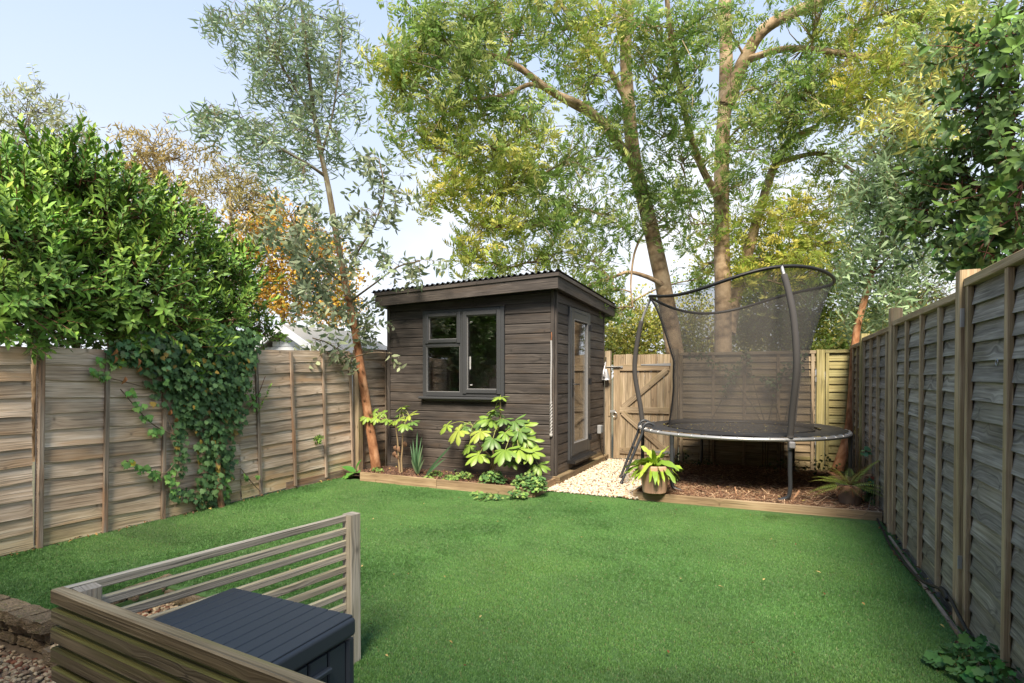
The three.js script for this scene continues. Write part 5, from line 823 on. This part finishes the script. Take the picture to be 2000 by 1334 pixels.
// ------------------------------------------------------------------ the laurel over the right fence
{
  reseed(706);
  const t = thing('laurel_bush', 'dark broad-leaved laurel hanging over the top of the right fence', 'bush', [1.6, -.3, -4.2]);
  const st = [[at(1990, 700, 3.6), at(1985, 450, 3.6), at(1975, 250, 3.6), at(1960, 100, 3.6)], [at(1985, 480, 3.6), at(1930, 380, 3.7), at(1870, 330, 3.8)], [at(1980, 420, 3.6), at(1930, 250, 3.7), at(1900, 180, 3.8)]].map((p) => limb(t, 'stem', p, .022, .007, M.stemRed));
  const B = [[1985, 60, 3.5, 45, 9], [1960, 120, 3.6, 50, 11], [1990, 180, 3.5, 60, 14], [1930, 190, 3.7, 45, 10], [1890, 230, 3.8, 40, 8], [1960, 260, 3.6, 60, 15], [1910, 290, 3.7, 50, 12], [1870, 310, 3.9, 35, 7], [1990, 330, 3.5, 60, 16], [1940, 360, 3.6, 60, 15], [1880, 380, 3.8, 50, 11], [1840, 400, 3.9, 38, 7], [1985, 420, 3.5, 60, 16], [1930, 440, 3.6, 55, 14], [1870, 440, 3.8, 45, 10], [1820, 430, 3.9, 26, 4], [1960, 480, 3.5, 40, 9], [1910, 490, 3.6, 30, 6], [1850, 490, 3.8, 28, 4], [2010, 480, 3.6, 40, 7], [1900, 510, 3.6, 24, 6], [1945, 500, 3.6, 24, 5], [1790, 400, 4, 26, 4], [1800, 450, 4, 24, 4], [1840, 350, 4, 30, 5], [1880, 150, 3.8, 28, 5], [1900, 90, 3.7, 28, 5]];
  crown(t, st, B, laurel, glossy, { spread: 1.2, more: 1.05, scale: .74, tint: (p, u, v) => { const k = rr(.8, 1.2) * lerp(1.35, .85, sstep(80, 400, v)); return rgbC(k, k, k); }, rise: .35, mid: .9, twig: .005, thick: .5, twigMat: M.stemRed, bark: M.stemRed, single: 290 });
}

// ------------------------------------------------------------------ ivy on the left fence
const ivyLeaf = (s) => { const mb = new MB(), c = mb.v(0, s * .28, -.002), pts = [[0, 0], [.32, -.06], [.55, .22], [.36, .42], [.40, .70], [.14, .72], [0, 1.12], [-.14, .72], [-.40, .70], [-.36, .42], [-.55, .22], [-.32, -.06]].map(([x, y]) => mb.v(x * s, y * s, -Math.abs(x) * s * .22 - (y > .9 ? .12 * s : 0))); for (let k = 0; k < pts.length; k++) mb.tri(c, pts[(k + 1) % pts.length], pts[k]); return mb; };
{
  reseed(801);
  const t = thing('ivy', 'dark green ivy climbing down the front of the left fence', 'ivy', [LX0 + .06, 0, -3.9]);
  const protos = [ivyLeaf(.055), ivyLeaf(.045), ivyLeaf(.062)], puts = [], FX = LX0 + .055;
  const B = [[360, 680, 110, 45, 430], [290, 680, 80, 36, 300], [470, 690, 26, 40, 110], [430, 670, 80, 45, 260], [400, 740, 80, 55, 460], [450, 720, 40, 60, 190], [330, 730, 60, 30, 150], [420, 810, 60, 50, 330], [370, 790, 35, 35, 110], [440, 780, 35, 45, 130], [415, 870, 40, 45, 190], [350, 830, 20, 50, 60], [352, 895, 18, 35, 40], [405, 930, 28, 45, 120], [425, 980, 26, 22, 45], [360, 965, 35, 14, 45], [395, 970, 20, 25, 40], [335, 940, 14, 24, 24], [445, 900, 16, 40, 45], [440, 950, 14, 30, 25], [270, 790, 16, 12, 10], [255, 770, 12, 14, 8], [285, 815, 14, 10, 9], [300, 840, 16, 10, 14], [250, 900, 14, 8, 9], [275, 915, 16, 8, 12], [300, 925, 16, 8, 12], [200, 730, 12, 10, 8], [180, 722, 8, 6, 5], [215, 705, 26, 12, 20], [240, 690, 40, 20, 45], [470, 690, 16, 20, 25], [480, 660, 20, 26, 30], [480, 740, 14, 14, 10], [490, 780, 16, 20, 14], [500, 930, 10, 10, 4], [475, 930, 12, 8, 6], [330, 770, 40, 30, 60]];
  const wood = new MB();
  for (const [u, v, ru, rv, n] of B) for (let k = 0; k < n; k++) {
    const q = rnd(), p = onX(u + q.x * ru, v + q.y * rv, FX); const out = (n > 90 ? Math.pow(1 - q.lengthSq(), .5) * rr(0, .15) : rr(0, .02)) * (v < 760 ? 1.3 : .8); p.x += out + rr(0, .02); if (p.y < .015) continue;
    const down = V(rr(.1, .5), -1 + rr(-.3, .5), rr(-.9, .9)).normalize(), nrm = V(1, rr(.1, .9), rr(-.6, .6)), c = R() < .04 ? [.28, .2, .04] : mul(mix3([.045, .105, .036], [.13, .235, .08], R() * R()), rr(.8, 1.25));
    puts.push({ k: Math.floor(R() * 3), m: T4(p, basis(down, nrm), rr(.65, 1.1)), t: n < 30 ? rgbC(c[0] * 1.9, c[1] * 1.9, c[2] * 1.3) : rgbC(...c), d: p.distanceTo(camera.position) });
  }
  foliage(t, protos.map((g) => ({ leaves: [{ g, m: new THREE.Matrix4(), c: [1, 1, 1] }] })), puts, glossy, { single: 290 });
  for (const p of [[[180, 722], [205, 735], [240, 745], [300, 760]], [[235, 760], [265, 795], [300, 830], [340, 850]], [[245, 900], [280, 915], [320, 925], [345, 900]], [[340, 990], [370, 968], [400, 960], [410, 900], [420, 800]], [[470, 915], [490, 940], [508, 960]], [[435, 1000], [430, 930], [440, 850], [430, 750]], [[320, 800], [350, 880], [340, 950]]]) wood.tube(smooth(p.map(([u, v]) => onX(u, v, FX + .012)), 14), .005, 5, { cap: false });
  part(t, 'ivy_stem', wood, M.twig, 'stuff');
  part(t, 'ivy_trunk', new MB().tube(smooth([onX(432, 1003, FX + .03).setY(0), onX(428, 960, FX + .03), onX(425, 900, FX + .03), onX(428, 840, FX + .02)], 16), (k) => .035 - .01 * k, 9, { bump: (a, b) => .2 * (vnoise(a * 12 + 4, b + 3, 99, 99, 5) - .5) }), barkMat(['#6b5037', '#8f6f50', '#a98b6a'], 36));
  for (const [u, v] of [[225, 695], [228, 680], [270, 700], [275, 715], [245, 735], [335, 800], [345, 815]]) { const m = part(t, 'dead_leaf', leafProto(.08, .035, 2, .7, 1).geo(), std([.36, .15, .06], .9, { side: THREE.DoubleSide })); m.position.add(onX(u, v, FX + .17)); m.quaternion.copy(basis(V(rr(-.3, .3), -1, rr(-.6, .6)), V(1, .3, rr(-.5, .5)))); }
}
// sprays that lean over or through the left fence
{
  reseed(802);
  const s1 = thing('bay_seedling', 'small leafy spray growing through the left fence beside the ivy', 'plant', onX(505, 790, LX0 + .05).toArray());
  const p = []; for (let k = 0; k < 9; k++) { const q = onX(rr(470, 525), rr(740, 815), LX0 + .08); p.push({ k: 2 + k % 3, m: T4(q, facing(V(rr(0, .4), .8, rr(-.5, .2)).normalize(), rr(0, 6)), .5), t: rgbC(.9, 1, .8), d: 5 }); }
  foliage(s1, bay, p, glossy, {});
  part(s1, 'stem', new MB().tube(smooth([onX(478, 812, LX0 + .04), onX(500, 780, LX0 + .08), onX(518, 735, LX0 + .1)], 10), .004, 5), M.stemRed);
  const s2 = thing('fence_sprig', 'tuft of bright green leaves poking through the left fence board', 'plant', onX(628, 856, LX0 + .04).toArray());
  const c = clump(40, .055, .035, .02, [[.12, .24, .04], [.2, .33, .06], [.07, .15, .03]]); foliage(s2, [c], [0, 1, 2].map((k) => { const q = onX(628 + rr(-8, 8), 856 + rr(-7, 7), LX0 + .07); return { k: 0, m: T4(q, eul(0, rr(0, 6), 0)), t: rgbC(1, 1, 1), d: 5 }; }), glossy, {});
}
// ------------------------------------------------------------------ the fatsias
function fatsiaLeaf(size, seed) {                        // a hand-shaped leaf: centre at the origin, tip along +y, face +z
  const r = mulberry(seed), mb = new MB(), lobes = 8;
  for (let k = 0; k < lobes; k++) {
    const a = (k / (lobes - 1) - .5) * 4.3, c = Math.cos(a * .45), L = size * (.50 + .56 * c) * (.92 + .16 * r()), w = L * (.34 + .03 * r()), g = .86 + .26 * r();
    const q = new THREE.Quaternion().setFromAxisAngle(Z, -a).multiply(new THREE.Quaternion().setFromAxisAngle(X, .02 + .34 * r())).multiply(new THREE.Quaternion().setFromAxisAngle(Y, (r() - .5) * .5));
    mb.add(leafProto(L, w, 5, -.42, .45 + .5 * r(), .62, [1.45, 1.3, 1.5]), T4(V(0, 0, .0006 * k), q), mul([1, 1, 1], g));
  }
  return mb;
}
const fatsiaGeo = [1, 2, 3, 4].map((k) => fatsiaLeaf(.185, k * 7));
const fatsiaMat = [[.14, .25, .032], [.19, .30, .038], [.09, .18, .036], [.24, .32, .048]].map((c) => new THREE.MeshPhysicalMaterial({ color: rgbC(...c), vertexColors: true, roughness: .45, side: THREE.DoubleSide }));
const petioleMat = std([.30, .33, .09], .6);
function fatsia(name, label, stems, leaves, zc, axisUV, size) {
  const base = stems[0][0].clone(), t = thing(name, label, 'plant', base.toArray()), geos = fatsiaGeo.map((g) => g.geo());
  for (const s of stems) part(t, 'stem', new MB().tube(smooth(s, 14), (k) => .014 - .006 * k, 8), std([.30, .22, .12], .85));
  const ax = onZ(axisUV[0], axisUV[1], zc), tips = stems.map((s) => s[s.length - 1]);
  for (const [u, v, dz, s, m] of leaves) {
    const c = onZ(u, v, zc + dz), out = c.clone().sub(ax); out.z += .12; const up = out.y; out.y = 0; out.normalize();
    const tipDir = out.clone().multiplyScalar(.8).add(V(0, -.55 + clamp(up, 0, .25) * 2.2 + rr(-.1, .2), .25)).normalize(), nrm = V(out.x * .35 + rr(-.3, .3), .62, .85 + rr(-.2, .2));
    const me = part(t, 'leaf', geos[Math.floor(R() * 4)], fatsiaMat[m ?? Math.floor(R() * 4)]); me.position.add(c); me.quaternion.copy(basis(tipDir, nrm)); me.scale.setScalar(size * (s ?? 1));
    let tp = tips[0]; for (const q of tips) if (q.distanceTo(c) < tp.distanceTo(c)) tp = q;
    part(t, 'petiole', new MB().tube(smooth([tp, tp.clone().lerp(c, .5).add(V(0, .05, 0)), c], 8), .0042, 5), petioleMat);
  }
  return t;
}
{
  reseed(803);
  const zc = -6.22, q = (x, y) => [840 + x / 5.8, 750 + y / 5.8], W = (x, y, z = zc) => onZ(...q(x, y), z);
  fatsia('fatsia_plant', 'large glossy lime fatsia with hand-shaped leaves in front of the shed window', [[V(-3.25, .05, -6.25), W(725, 880), W(700, 640), W(790, 480)], [V(-3.27, .05, -6.24), W(700, 860), W(560, 690), W(480, 470)], [V(-3.23, .05, -6.26), W(760, 880), W(900, 720), W(960, 560)], [W(790, 480), W(800, 300), W(795, 190)]],
    [[800, 150, 0, .72, 1], [735, 300, .05, .8, 1], [840, 400, .02, .7, 2], [330, 530, .12, 1.1, 3], [195, 470, .02, .8, 1], [400, 480, -.02, .9, 2], [575, 540, .14, 1.0, 3], [620, 440, .0, .9, 2], [710, 625, .2, .95, 2], [850, 555, .12, .75, 0], [850, 750, .28, 1.15, 0], [555, 800, .2, 1.05, 1], [1005, 740, .22, 1.05, 1], [1050, 605, .08, .95, 0], [1140, 770, .18, .95, 1], [1230, 920, .12, .8, 0], [960, 420, -.02, .95, 2], [690, 400, .03, .95, 0], [1060, 480, -.02, .95, 1], [450, 700, .06, .75, 0], [1130, 640, .0, .9, 1], [920, 860, .16, .8, 0], [780, 330, -.08, .7, 2], [1010, 540, .12, .85, 2]].map(([x, y, dz, s, m]) => [...q(x, y), dz, s, m]), zc, q(790, 520), 1.0);
}
{
  reseed(804);
  const zc = -6.2, q = (x, y) => [700 + x / 7.02, 750 + y / 7.02], W = (x, y, z = zc) => onZ(...q(x, y), z);
  const t = fatsia('fatsia_plant', 'small bare-stemmed fatsia beside the eucalyptus trunk', [[W(570, 1240), W(550, 1000), W(535, 760), W(512, 590)], [W(598, 1215), W(590, 1040), W(605, 860), W(604, 610), W(598, 400)], [W(512, 590), W(430, 530), W(300, 470)]],
    [[598, 330, 0, .8, 1], [350, 400, -.05, .7, 0], [130, 450, .06, .85, 1], [250, 470, .05, .7, 1], [400, 490, .03, .75, 0], [560, 480, .08, .8, 1], [580, 410, -.06, .75, 2], [700, 430, .0, .95, 3], [640, 560, .12, .85, 0], [740, 520, .05, .75, 2], [230, 390, -.06, .7, 0], [480, 520, .0, .6, 1]].map(([x, y, dz, s, m]) => [...q(x, y), dz, s, m]), zc, q(520, 600), .80);
  for (const [x, y] of [[520, 840], [560, 850], [500, 920], [640, 780], [545, 960]]) { const m = part(t, 'dead_leaf', leafProto(.11, .06, 3, .9, 1.1).geo(), std([.34, .20, .12], .9, { side: THREE.DoubleSide })); m.position.add(W(x, y, zc + .03)); m.quaternion.copy(basis(V(rr(-.3, .3), -1, rr(0, .3)), V(rr(-.6, .6), .2, 1))); }
}
// ------------------------------------------------------------------ sword-leaved plant and small plants of the bed
function swordPlant(label, base, list, mat) { const t = thing('sword_plant', label, 'plant', base.toArray()); for (const [dx, dy, dz, w] of list) { const L = Math.hypot(dx, dy, dz); const m = part(t, 'blade', leafProto(L, w, 5, .5, .25, .35).geo(), mat[Math.floor(R() * mat.length)]); m.position.add(base); m.quaternion.copy(basis(V(dx, dy, dz), V(-dx * .5, .3, 1))); } return t; }
{
  reseed(805); const mats = [std([.035, .085, .035], .5, { side: THREE.DoubleSide }), std([.12, .18, .09], .5, { side: THREE.DoubleSide }), std([.06, .14, .06], .5, { side: THREE.DoubleSide })];
  const b = onZ(817, 928, -6.15).setY(.06);
  swordPlant('upright dark green sword-leaved plant between the two fatsias', b, [[-.06, .62, .02, .03], [-.1, .48, .05, .032], [-.15, .42, .03, .032], [.01, .5, .02, .03], [.05, .4, .04, .03], [-.03, .36, .08, .034], [.07, .28, .05, .03], [-.09, .3, .08, .03], [.1, .22, .06, .028], [0, .25, .1, .034], [-.06, .2, .1, .03]], mats);
  swordPlant('arching sword-leaved plant leaning right towards the large fatsia', onZ(830, 930, -6.05).setY(.06), [[.33, .40, .05, .03], [.30, .28, .06, .032], [.36, .47, .02, .028]], mats);
}
const roundLeaf = (s) => { const mb = new MB(), c = mb.v(0, s * .4, 0), pts = []; for (let k = 0; k < 15; k++) { const a = k / 15 * 6.283, r = s * .55 * (k % 3 === 0 ? .72 : 1); pts.push(mb.v(Math.sin(a) * r, s * .4 - Math.cos(a) * r, s * .12)); } for (let k = 0; k < 15; k++) mb.tri(c, pts[(k + 1) % 15], pts[k]); return mb; };
function lowPlant(name, label, spots, cols, o = {}) {    // a low mound of lobed leaves
  const t = thing(name, label, o.cat ?? 'plant', [spots[0][0], .05, spots[0][1]], o.group), protos = [roundLeaf(.044), roundLeaf(.036), roundLeaf(.03)], puts = [], st = new MB();
  for (const [x, z, r, h, n, y0] of spots) for (let k = 0; k < n; k++) { const q = rnd(), p = V(x + q.x * r, (y0 ?? .06) + h * Math.sqrt(Math.max(0, 1 - q.x * q.x - q.z * q.z)) * rr(.35, 1), z + q.z * r), nr = V(q.x * .8 + rr(-.7, .7), .8, q.z * .8 + .35 + rr(-.6, .6)), c = mul(pick(cols), rr(.75, 1.25)); puts.push({ k: Math.floor(R() * 3), m: T4(p, basis(V(q.x + rr(-.5, .5), -.3, q.z + rr(-.5, .5)), nr), rr(.7, 1.2) * (o.s ?? 1)), t: rgbC(...c), d: p.distanceTo(camera.position) }); if (k % 3 === 0) st.tube([V(x + q.x * r * .3, y0 ?? .06, z + q.z * r * .3), p], .0016, 3, { cap: false }); }
  foliage(t, protos.map((g) => ({ leaves: [{ g, m: new THREE.Matrix4(), c: [1, 1, 1] }] })), puts, leafMat({ trans: .2, rough: .8 }), { single: o.single ?? 0 });
  part(t, 'stalk', st, std([.22, .2, .08], .8), 'stuff'); return t;
}
{
  reseed(806); const g1 = [[.10, .22, .06], [.16, .31, .08], [.07, .16, .05], [.26, .38, .10]], g2 = [[.16, .28, .06], [.25, .36, .09], [.09, .18, .05]];
  const A = (u, v) => onY(u, v, .06), sp = (u, v, r, h, n, y) => { const p = A(u, v); return [p.x, p.z, r, h, n, y]; };
  lowPlant('cranesbill_plant', 'dark green mound of lobed leaves at the right end of the shed bed', [sp(1035, 955, .20, .20, 330), sp(1010, 965, .10, .10, 60, .02), sp(1050, 960, .1, .16, 90)], g1, { single: 60 });
  lowPlant('cranesbill_plant', 'green mound of lobed leaves spilling over the edging below the large fatsia', [sp(962, 945, .16, .17, 220), sp(955, 965, .14, .06, 60, .01), sp(930, 958, .06, .05, 22, .01)], g1, { single: 40 });
  lowPlant('alpine_plant', 'bright green low leaves along the middle of the bed edging', [sp(850, 930, .1, .08, 110), sp(835, 937, .07, .05, 60), sp(880, 938, .1, .08, 110), sp(905, 935, .12, .10, 120)], g2, { s: .75 });
  lowPlant('alpine_plant', 'small pale-flecked tuft in front of the eucalyptus trunk', [sp(737, 922, .08, .07, 60), sp(741, 932, .05, .04, 25, .02)], g2, { s: .7 });
  lowPlant('weed_plant', 'sprinkling of small leaves at the foot of the shed wall', [sp(830, 912, .12, .08, 22), sp(860, 915, .16, .1, 26), sp(900, 920, .16, .14, 40), sp(925, 915, .1, .2, 24)], [[.06, .14, .06], [.1, .2, .08]], { s: .8 });
  const h = thing('hosta_plant', 'broad-leaved green plant at the left end of the bed edging', 'plant', [-5.08, .03, -5.95]); const hm = [std([.06, .19, .03], .4, { side: THREE.DoubleSide }), std([.09, .25, .04], .4, { side: THREE.DoubleSide })];
  for (const [x, y, z, L, w] of [[-.14, .18, .12, .22, .10], [.04, .24, .08, .22, .10], [.14, .14, .16, .2, .09], [-.05, .05, .3, .2, .11], [-.16, .03, .24, .2, .1], [.02, .1, .25, .2, .1]]) { const m = part(h, 'leaf', leafProto(L, w, 4, .25, .6, .5).geo(), pick(hm)); m.position.add(V(-5.06, .05, -5.92)); m.quaternion.copy(basis(V(x, y, z), V(-x * .3, 1, .5))); }
}
// ------------------------------------------------------------------ potted plants
{
  reseed(807);
  const b = V(-1.165, .10, -6.16), p = thing('terracotta_pot', 'weathered terracotta pot on the corner of the bark edging', 'pot', b.toArray());
  const m = part(p, 'pot_shell', potGeo(.125, .165, .30, .012), terracotta); m.position.add(b);
  const so = part(p, 'soil', new THREE.CircleGeometry(.145, 24).rotateX(-Math.PI / 2).translate(b.x, b.y + .27, b.z), std([.03, .02, .012], 1));
  const f = thing('hart_tongue_fern', 'lime green strap-leaved fern growing in the terracotta pot', 'plant', [b.x, b.y + .27, b.z]);
  const mats = [[.26, .40, .035], [.34, .46, .05], [.18, .31, .035]].map((c) => new THREE.MeshPhysicalMaterial({ color: rgbC(...c), vertexColors: true, roughness: .5, side: THREE.DoubleSide }));
  for (let k = 0; k < 46; k++) { const a = k * 2.4, el = k < 5 ? rr(1.1, 1.4) : k < 16 ? rr(.35, .9) : rr(-.05, .45), L = k < 5 ? rr(.18, .26) : rr(.26, .35), g = new MB(), w = rr(.05, .068), ro = rr(-1.1, 1.1), n = 7, rows = []; for (let j = 0; j <= n; j++) { const t = j / n, e = el - (1.1 + .6 * (el < .5)) * t * t, x = L * t * Math.cos(el - .5 * t * t), y = L * (Math.sin(el) * t - .62 * t * t * (k < 5 ? .15 : 1)), wd = w / 2 * Math.pow(Math.sin(Math.PI * Math.min(.97, .12 + t * .86)), .5) * (t > .95 ? .3 : 1), wv = .012 * Math.sin(t * 19 + k); rows.push([-1, 0, 1].map((s) => g.v(x, y + (s ? wv * s + .006 : 0) + s * wd * Math.sin(ro), s * wd * Math.cos(ro)))); } for (let j = 0; j < n; j++) for (let s = 0; s < 2; s++) g.quad(rows[j][s], rows[j][s + 1], rows[j + 1][s + 1], rows[j + 1][s]); const me = part(f, 'frond', g, pick(mats)); me.position.add(V(b.x, b.y + .28, b.z)); me.rotation.y = a; }
}
function fernFrond(L, n) { const mb = new MB(), P = (t) => V(0, L * (t - .12 * t * t), -L * .45 * t * t); mb.tube([0, .25, .5, .75, 1].map(P), (t) => .0025 - .0015 * t, 4, { cap: false, col: () => [.6, .45, .3] }); const pl = leafProto(1, .11, 1, 0, .2, .3); for (let k = 0; k < n; k++) { const t = .1 + .88 * k / n, s = L * .2 * Math.pow(Math.sin(Math.PI * Math.min(1, .22 + t * .8)), .9) + .006; for (const sg of [-1, 1]) mb.add(pl, T4(P(t), basis(V(sg, .45, -.25), V(0, .4, 1)), s)); } return mb; }
{
  reseed(808);
  const b = V(.70, .085, -6.50), p = thing('plant_pot', 'brown pot at the right end of the bark bed holding a fern', 'pot', b.toArray());
  part(p, 'pot_shell', potGeo(.095, .12, .20, .008), brownPot).position.add(b);
  part(p, 'soil', new THREE.CircleGeometry(.10, 20).rotateX(-Math.PI / 2).translate(b.x, b.y + .18, b.z), std([.03, .02, .012], 1));
  const f = thing('fern', 'feathery green and rust coloured fern in the brown pot', 'plant', [b.x, b.y + .18, b.z]), g = [fernFrond(.42, 20).geo(), fernFrond(.34, 17).geo(), fernFrond(.48, 23).geo()];
  const mats = [[.38, .48, .08], [.48, .55, .11], [.28, .38, .08], [.5, .25, .12]].map((c) => new THREE.MeshStandardMaterial({ color: rgbC(...c), vertexColors: true, roughness: .75, side: THREE.DoubleSide }));
  for (let k = 0; k < 34; k++) { const a = k * 2.4, e = k < 6 ? rr(.9, 1.35) : rr(.15, .8), d = V(Math.cos(a) * Math.cos(e), Math.sin(e), Math.sin(a) * Math.cos(e)); const m = part(f, 'frond', pick(g), k % 4 === 3 ? mats[3] : mats[k % 3]); m.position.add(V(b.x, b.y + .17, b.z)); m.quaternion.copy(basis(d, V(-d.x, 1.2, -d.z))); m.scale.setScalar(rr(.75, 1.05)); }
  const iv = thing('ground_ivy', 'trailing green and yellow ivy at the foot of the right fence beside the fern', 'ivy', [.8, .04, -6.3]), pr = [ivyLeaf(.05), ivyLeaf(.06), ivyLeaf(.042)], puts = [];
  const spots = [[1710, 945, .10, 26], [1725, 965, .08, 22], [1700, 985, .12, 26], [1720, 1000, .08, 18], [1690, 1000, .10, 14], [1735, 940, .05, 9], [1640, 985, .06, 8], [1735, 985, .06, 12], [1690, 880, .05, 6]];
  for (const [u, v, r, n] of spots) for (let k = 0; k < n; k++) { const q = at(u, v, 5.62).add(rnd().multiplyScalar(r)); if (q.y < .035) q.y = .035 + rr(0, .02); if (q.x > .9) q.x = .9; const c = R() < .12 ? [.5, .4, .03] : R() < .1 ? [.2, .06, .03] : mul(mix3([.05, .13, .05], [.13, .26, .08], R()), rr(.8, 1.2)); puts.push({ k: Math.floor(R() * 3), m: T4(q, basis(V(rr(-.8, .8), rr(-.8, .1), .6), V(rr(-.6, .4), .8, .7)), rr(.7, 1.2)), t: rgbC(...c), d: q.distanceTo(camera.position) }); }
  foliage(iv, pr.map((q) => ({ leaves: [{ g: q, m: new THREE.Matrix4(), c: [1, 1, 1] }] })), puts, glossy, { single: 120 });
  part(iv, 'ivy_stem', new MB().tube(smooth([V(.55, .04, -6.12), V(.68, .045, -6.10), V(.8, .06, -6.2), V(.86, .2, -6.35)], 14), .003, 5).tube(smooth([V(.86, .1, -6.3), V(.9, .3, -6.45), V(.9, .62, -6.6), V(.88, .74, -6.7)], 14), .003, 5), M.twig);
}
// ------------------------------------------------------------------ rose behind the trampoline, corner weeds, odd bits
{
  reseed(809);
  const r = thing('climbing_rose', 'straggling rose stems with sparse leaves against the back fence behind the net', 'rose', [-.2, .06, -8.45]), stems = [];
  const Zb = -8.62, paths = [[[1490, 830], [1455, 770], [1400, 710], [1345, 690]], [[1495, 830], [1475, 760], [1460, 700], [1455, 690]], [[1525, 830], [1515, 770], [1535, 720], [1560, 700]], [[1530, 835], [1545, 770], [1560, 715], [1568, 690]], [[1500, 830], [1510, 760], [1495, 740]], [[1385, 830], [1420, 760], [1440, 715]]];
  const puts = [], pr = leafProto(.05, .032, 2, .2, .4);
  for (const p of paths) { const q = smooth(p.map(([u, v]) => onZ(u, v, Zb + rr(0, .08))), 26); const b = q[0].clone().setY(.06); part(r, 'stem', new MB().tube([b, ...q], (t) => .008 - .005 * t, 5), std([.13, .10, .05], .9)); for (let k = 12; k < q.length; k++) for (let j = 0; j < 4; j++) { const c = q[k].clone().add(rnd().multiplyScalar(.07)); puts.push({ k: 0, m: T4(c, basis(rnd(), rnd().add(V(0, .5, .8))), rr(.8, 1.3)), t: rgbC(...mul(mix3([.04, .09, .03], [.10, .17, .05], R()), 1)), d: 8 }); } }
  foliage(r, [{ leaves: [{ g: pr, m: new THREE.Matrix4(), c: [1, 1, 1] }] }], puts, glossy, {});
  lowPlant('corner_weed', 'fresh green weed with jagged leaves at the lower right corner by the fence', [[.86, -3.28, .12, .14, 60, .02], [.80, -3.14, .10, .09, 40, .02], [.88, -3.02, .1, .15, 50, .02], [.74, -3.2, .08, .05, 22, .02]], [[.07, .19, .05], [.10, .24, .06], [.05, .13, .04]], { s: 1.0, single: 60 });
  lowPlant('gate_weed', 'small dark weeds at the foot of the back fence under the trampoline', [[-1.2, -8.4, .16, .2, 40, .06], [-.9, -8.5, .2, .12, 30, .06], [.2, -8.4, .3, .2, 50, .06], [.6, -8.2, .2, .3, 50, .06]], [[.05, .10, .035], [.08, .15, .05]], { s: .9 });
  const tw = thing('twig_pile', 'tangle of thin dead twigs under the back of the trampoline', 'twigs', [-.1, .06, -8.0]); const tm = new MB(); for (let k = 0; k < 90; k++) { const a = V(rr(-1, .7), .07 + rr(0, .05), rr(-8.5, -7.3)), d = V(rr(-1, 1), rr(0, .35) + (a.z < -8.1 ? rr(0, .7) : 0), rr(-.6, .6)).multiplyScalar(rr(.1, .35)); tm.tube([a, a.clone().addScaledVector(d, .5).add(rnd().multiplyScalar(.02)), a.clone().add(d)], .003, 4, { cap: false }); } part(tw, 'twig', tm, std([.20, .12, .07], .9), 'stuff');
  const gr = thing('grass_tuft', 'tuft of long wild grass by the gravel beside the slatted screen', 'grass', [-2.55, -.19, -1.3], null), gm = new MB(), gl = leafProto(.2, .006, 3, .4, .9, .3); for (let k = 0; k < 120; k++) gm.add(gl, T4(V(-2.5 + rr(-.25, .3), -.19, -1.35 + rr(-.2, .2)), basis(V(rr(-.6, .6), 1, rr(-.6, .6)), rnd()), rr(.5, 1.1)), mul([.07, .19, .05], rr(.7, 1.3))); part(gr, 'grass_blade', gm, std([1, 1, 1], .6, { vertexColors: true, side: THREE.DoubleSide }), 'stuff');
}

{
  reseed(810); const mb = new MB(), put = (x, y, z) => { const s = rr(.008, .024), q = eul(rr(-.5, .5), rr(0, 6.3), rr(-.5, .5)); mb.flat(...[[-s, 0, 0], [0, .006, s * .4], [s, 0, 0], [0, .007, -s * .4]].map(([a, b, c]) => V(a, b, c).applyQuaternion(q).add(V(x, y, z))), undefined, pick([[.20, .09, .03], [.33, .2, .07], [.14, .07, .035], [.42, .33, .10], [.10, .05, .03]])); };
  for (let k = 0; k < 130; k++) put(rr(-2.35, -1.4), .062, rr(-6.2, -8.5));
  for (let k = 0; k < 200; k++) put(rr(-1.25, .9), .105, rr(-6.3, -7.6));
  for (let k = 0; k < 160; k++) put(rr(-5.1, -2.5), .09, rr(-5.82, -6.5));
  for (let k = 0; k < 120; k++) put(LX0 + .04 + Math.abs(rr(0, .1)), .02, rr(-2, -6));
  for (let k = 0; k < 60; k++) put(.93 - Math.abs(rr(0, .12)), .025, rr(-2.6, -6.1));
  tag(part(null, 'leaf_litter', mb, std([1, 1, 1], .9, { vertexColors: true, side: THREE.DoubleSide })), 'dry brown leaves and bits along the beds, path and fence feet', 'leaf litter', null, 'stuff');
}
// ------------------------------------------------------------------ done
renderer.render(scene, camera);
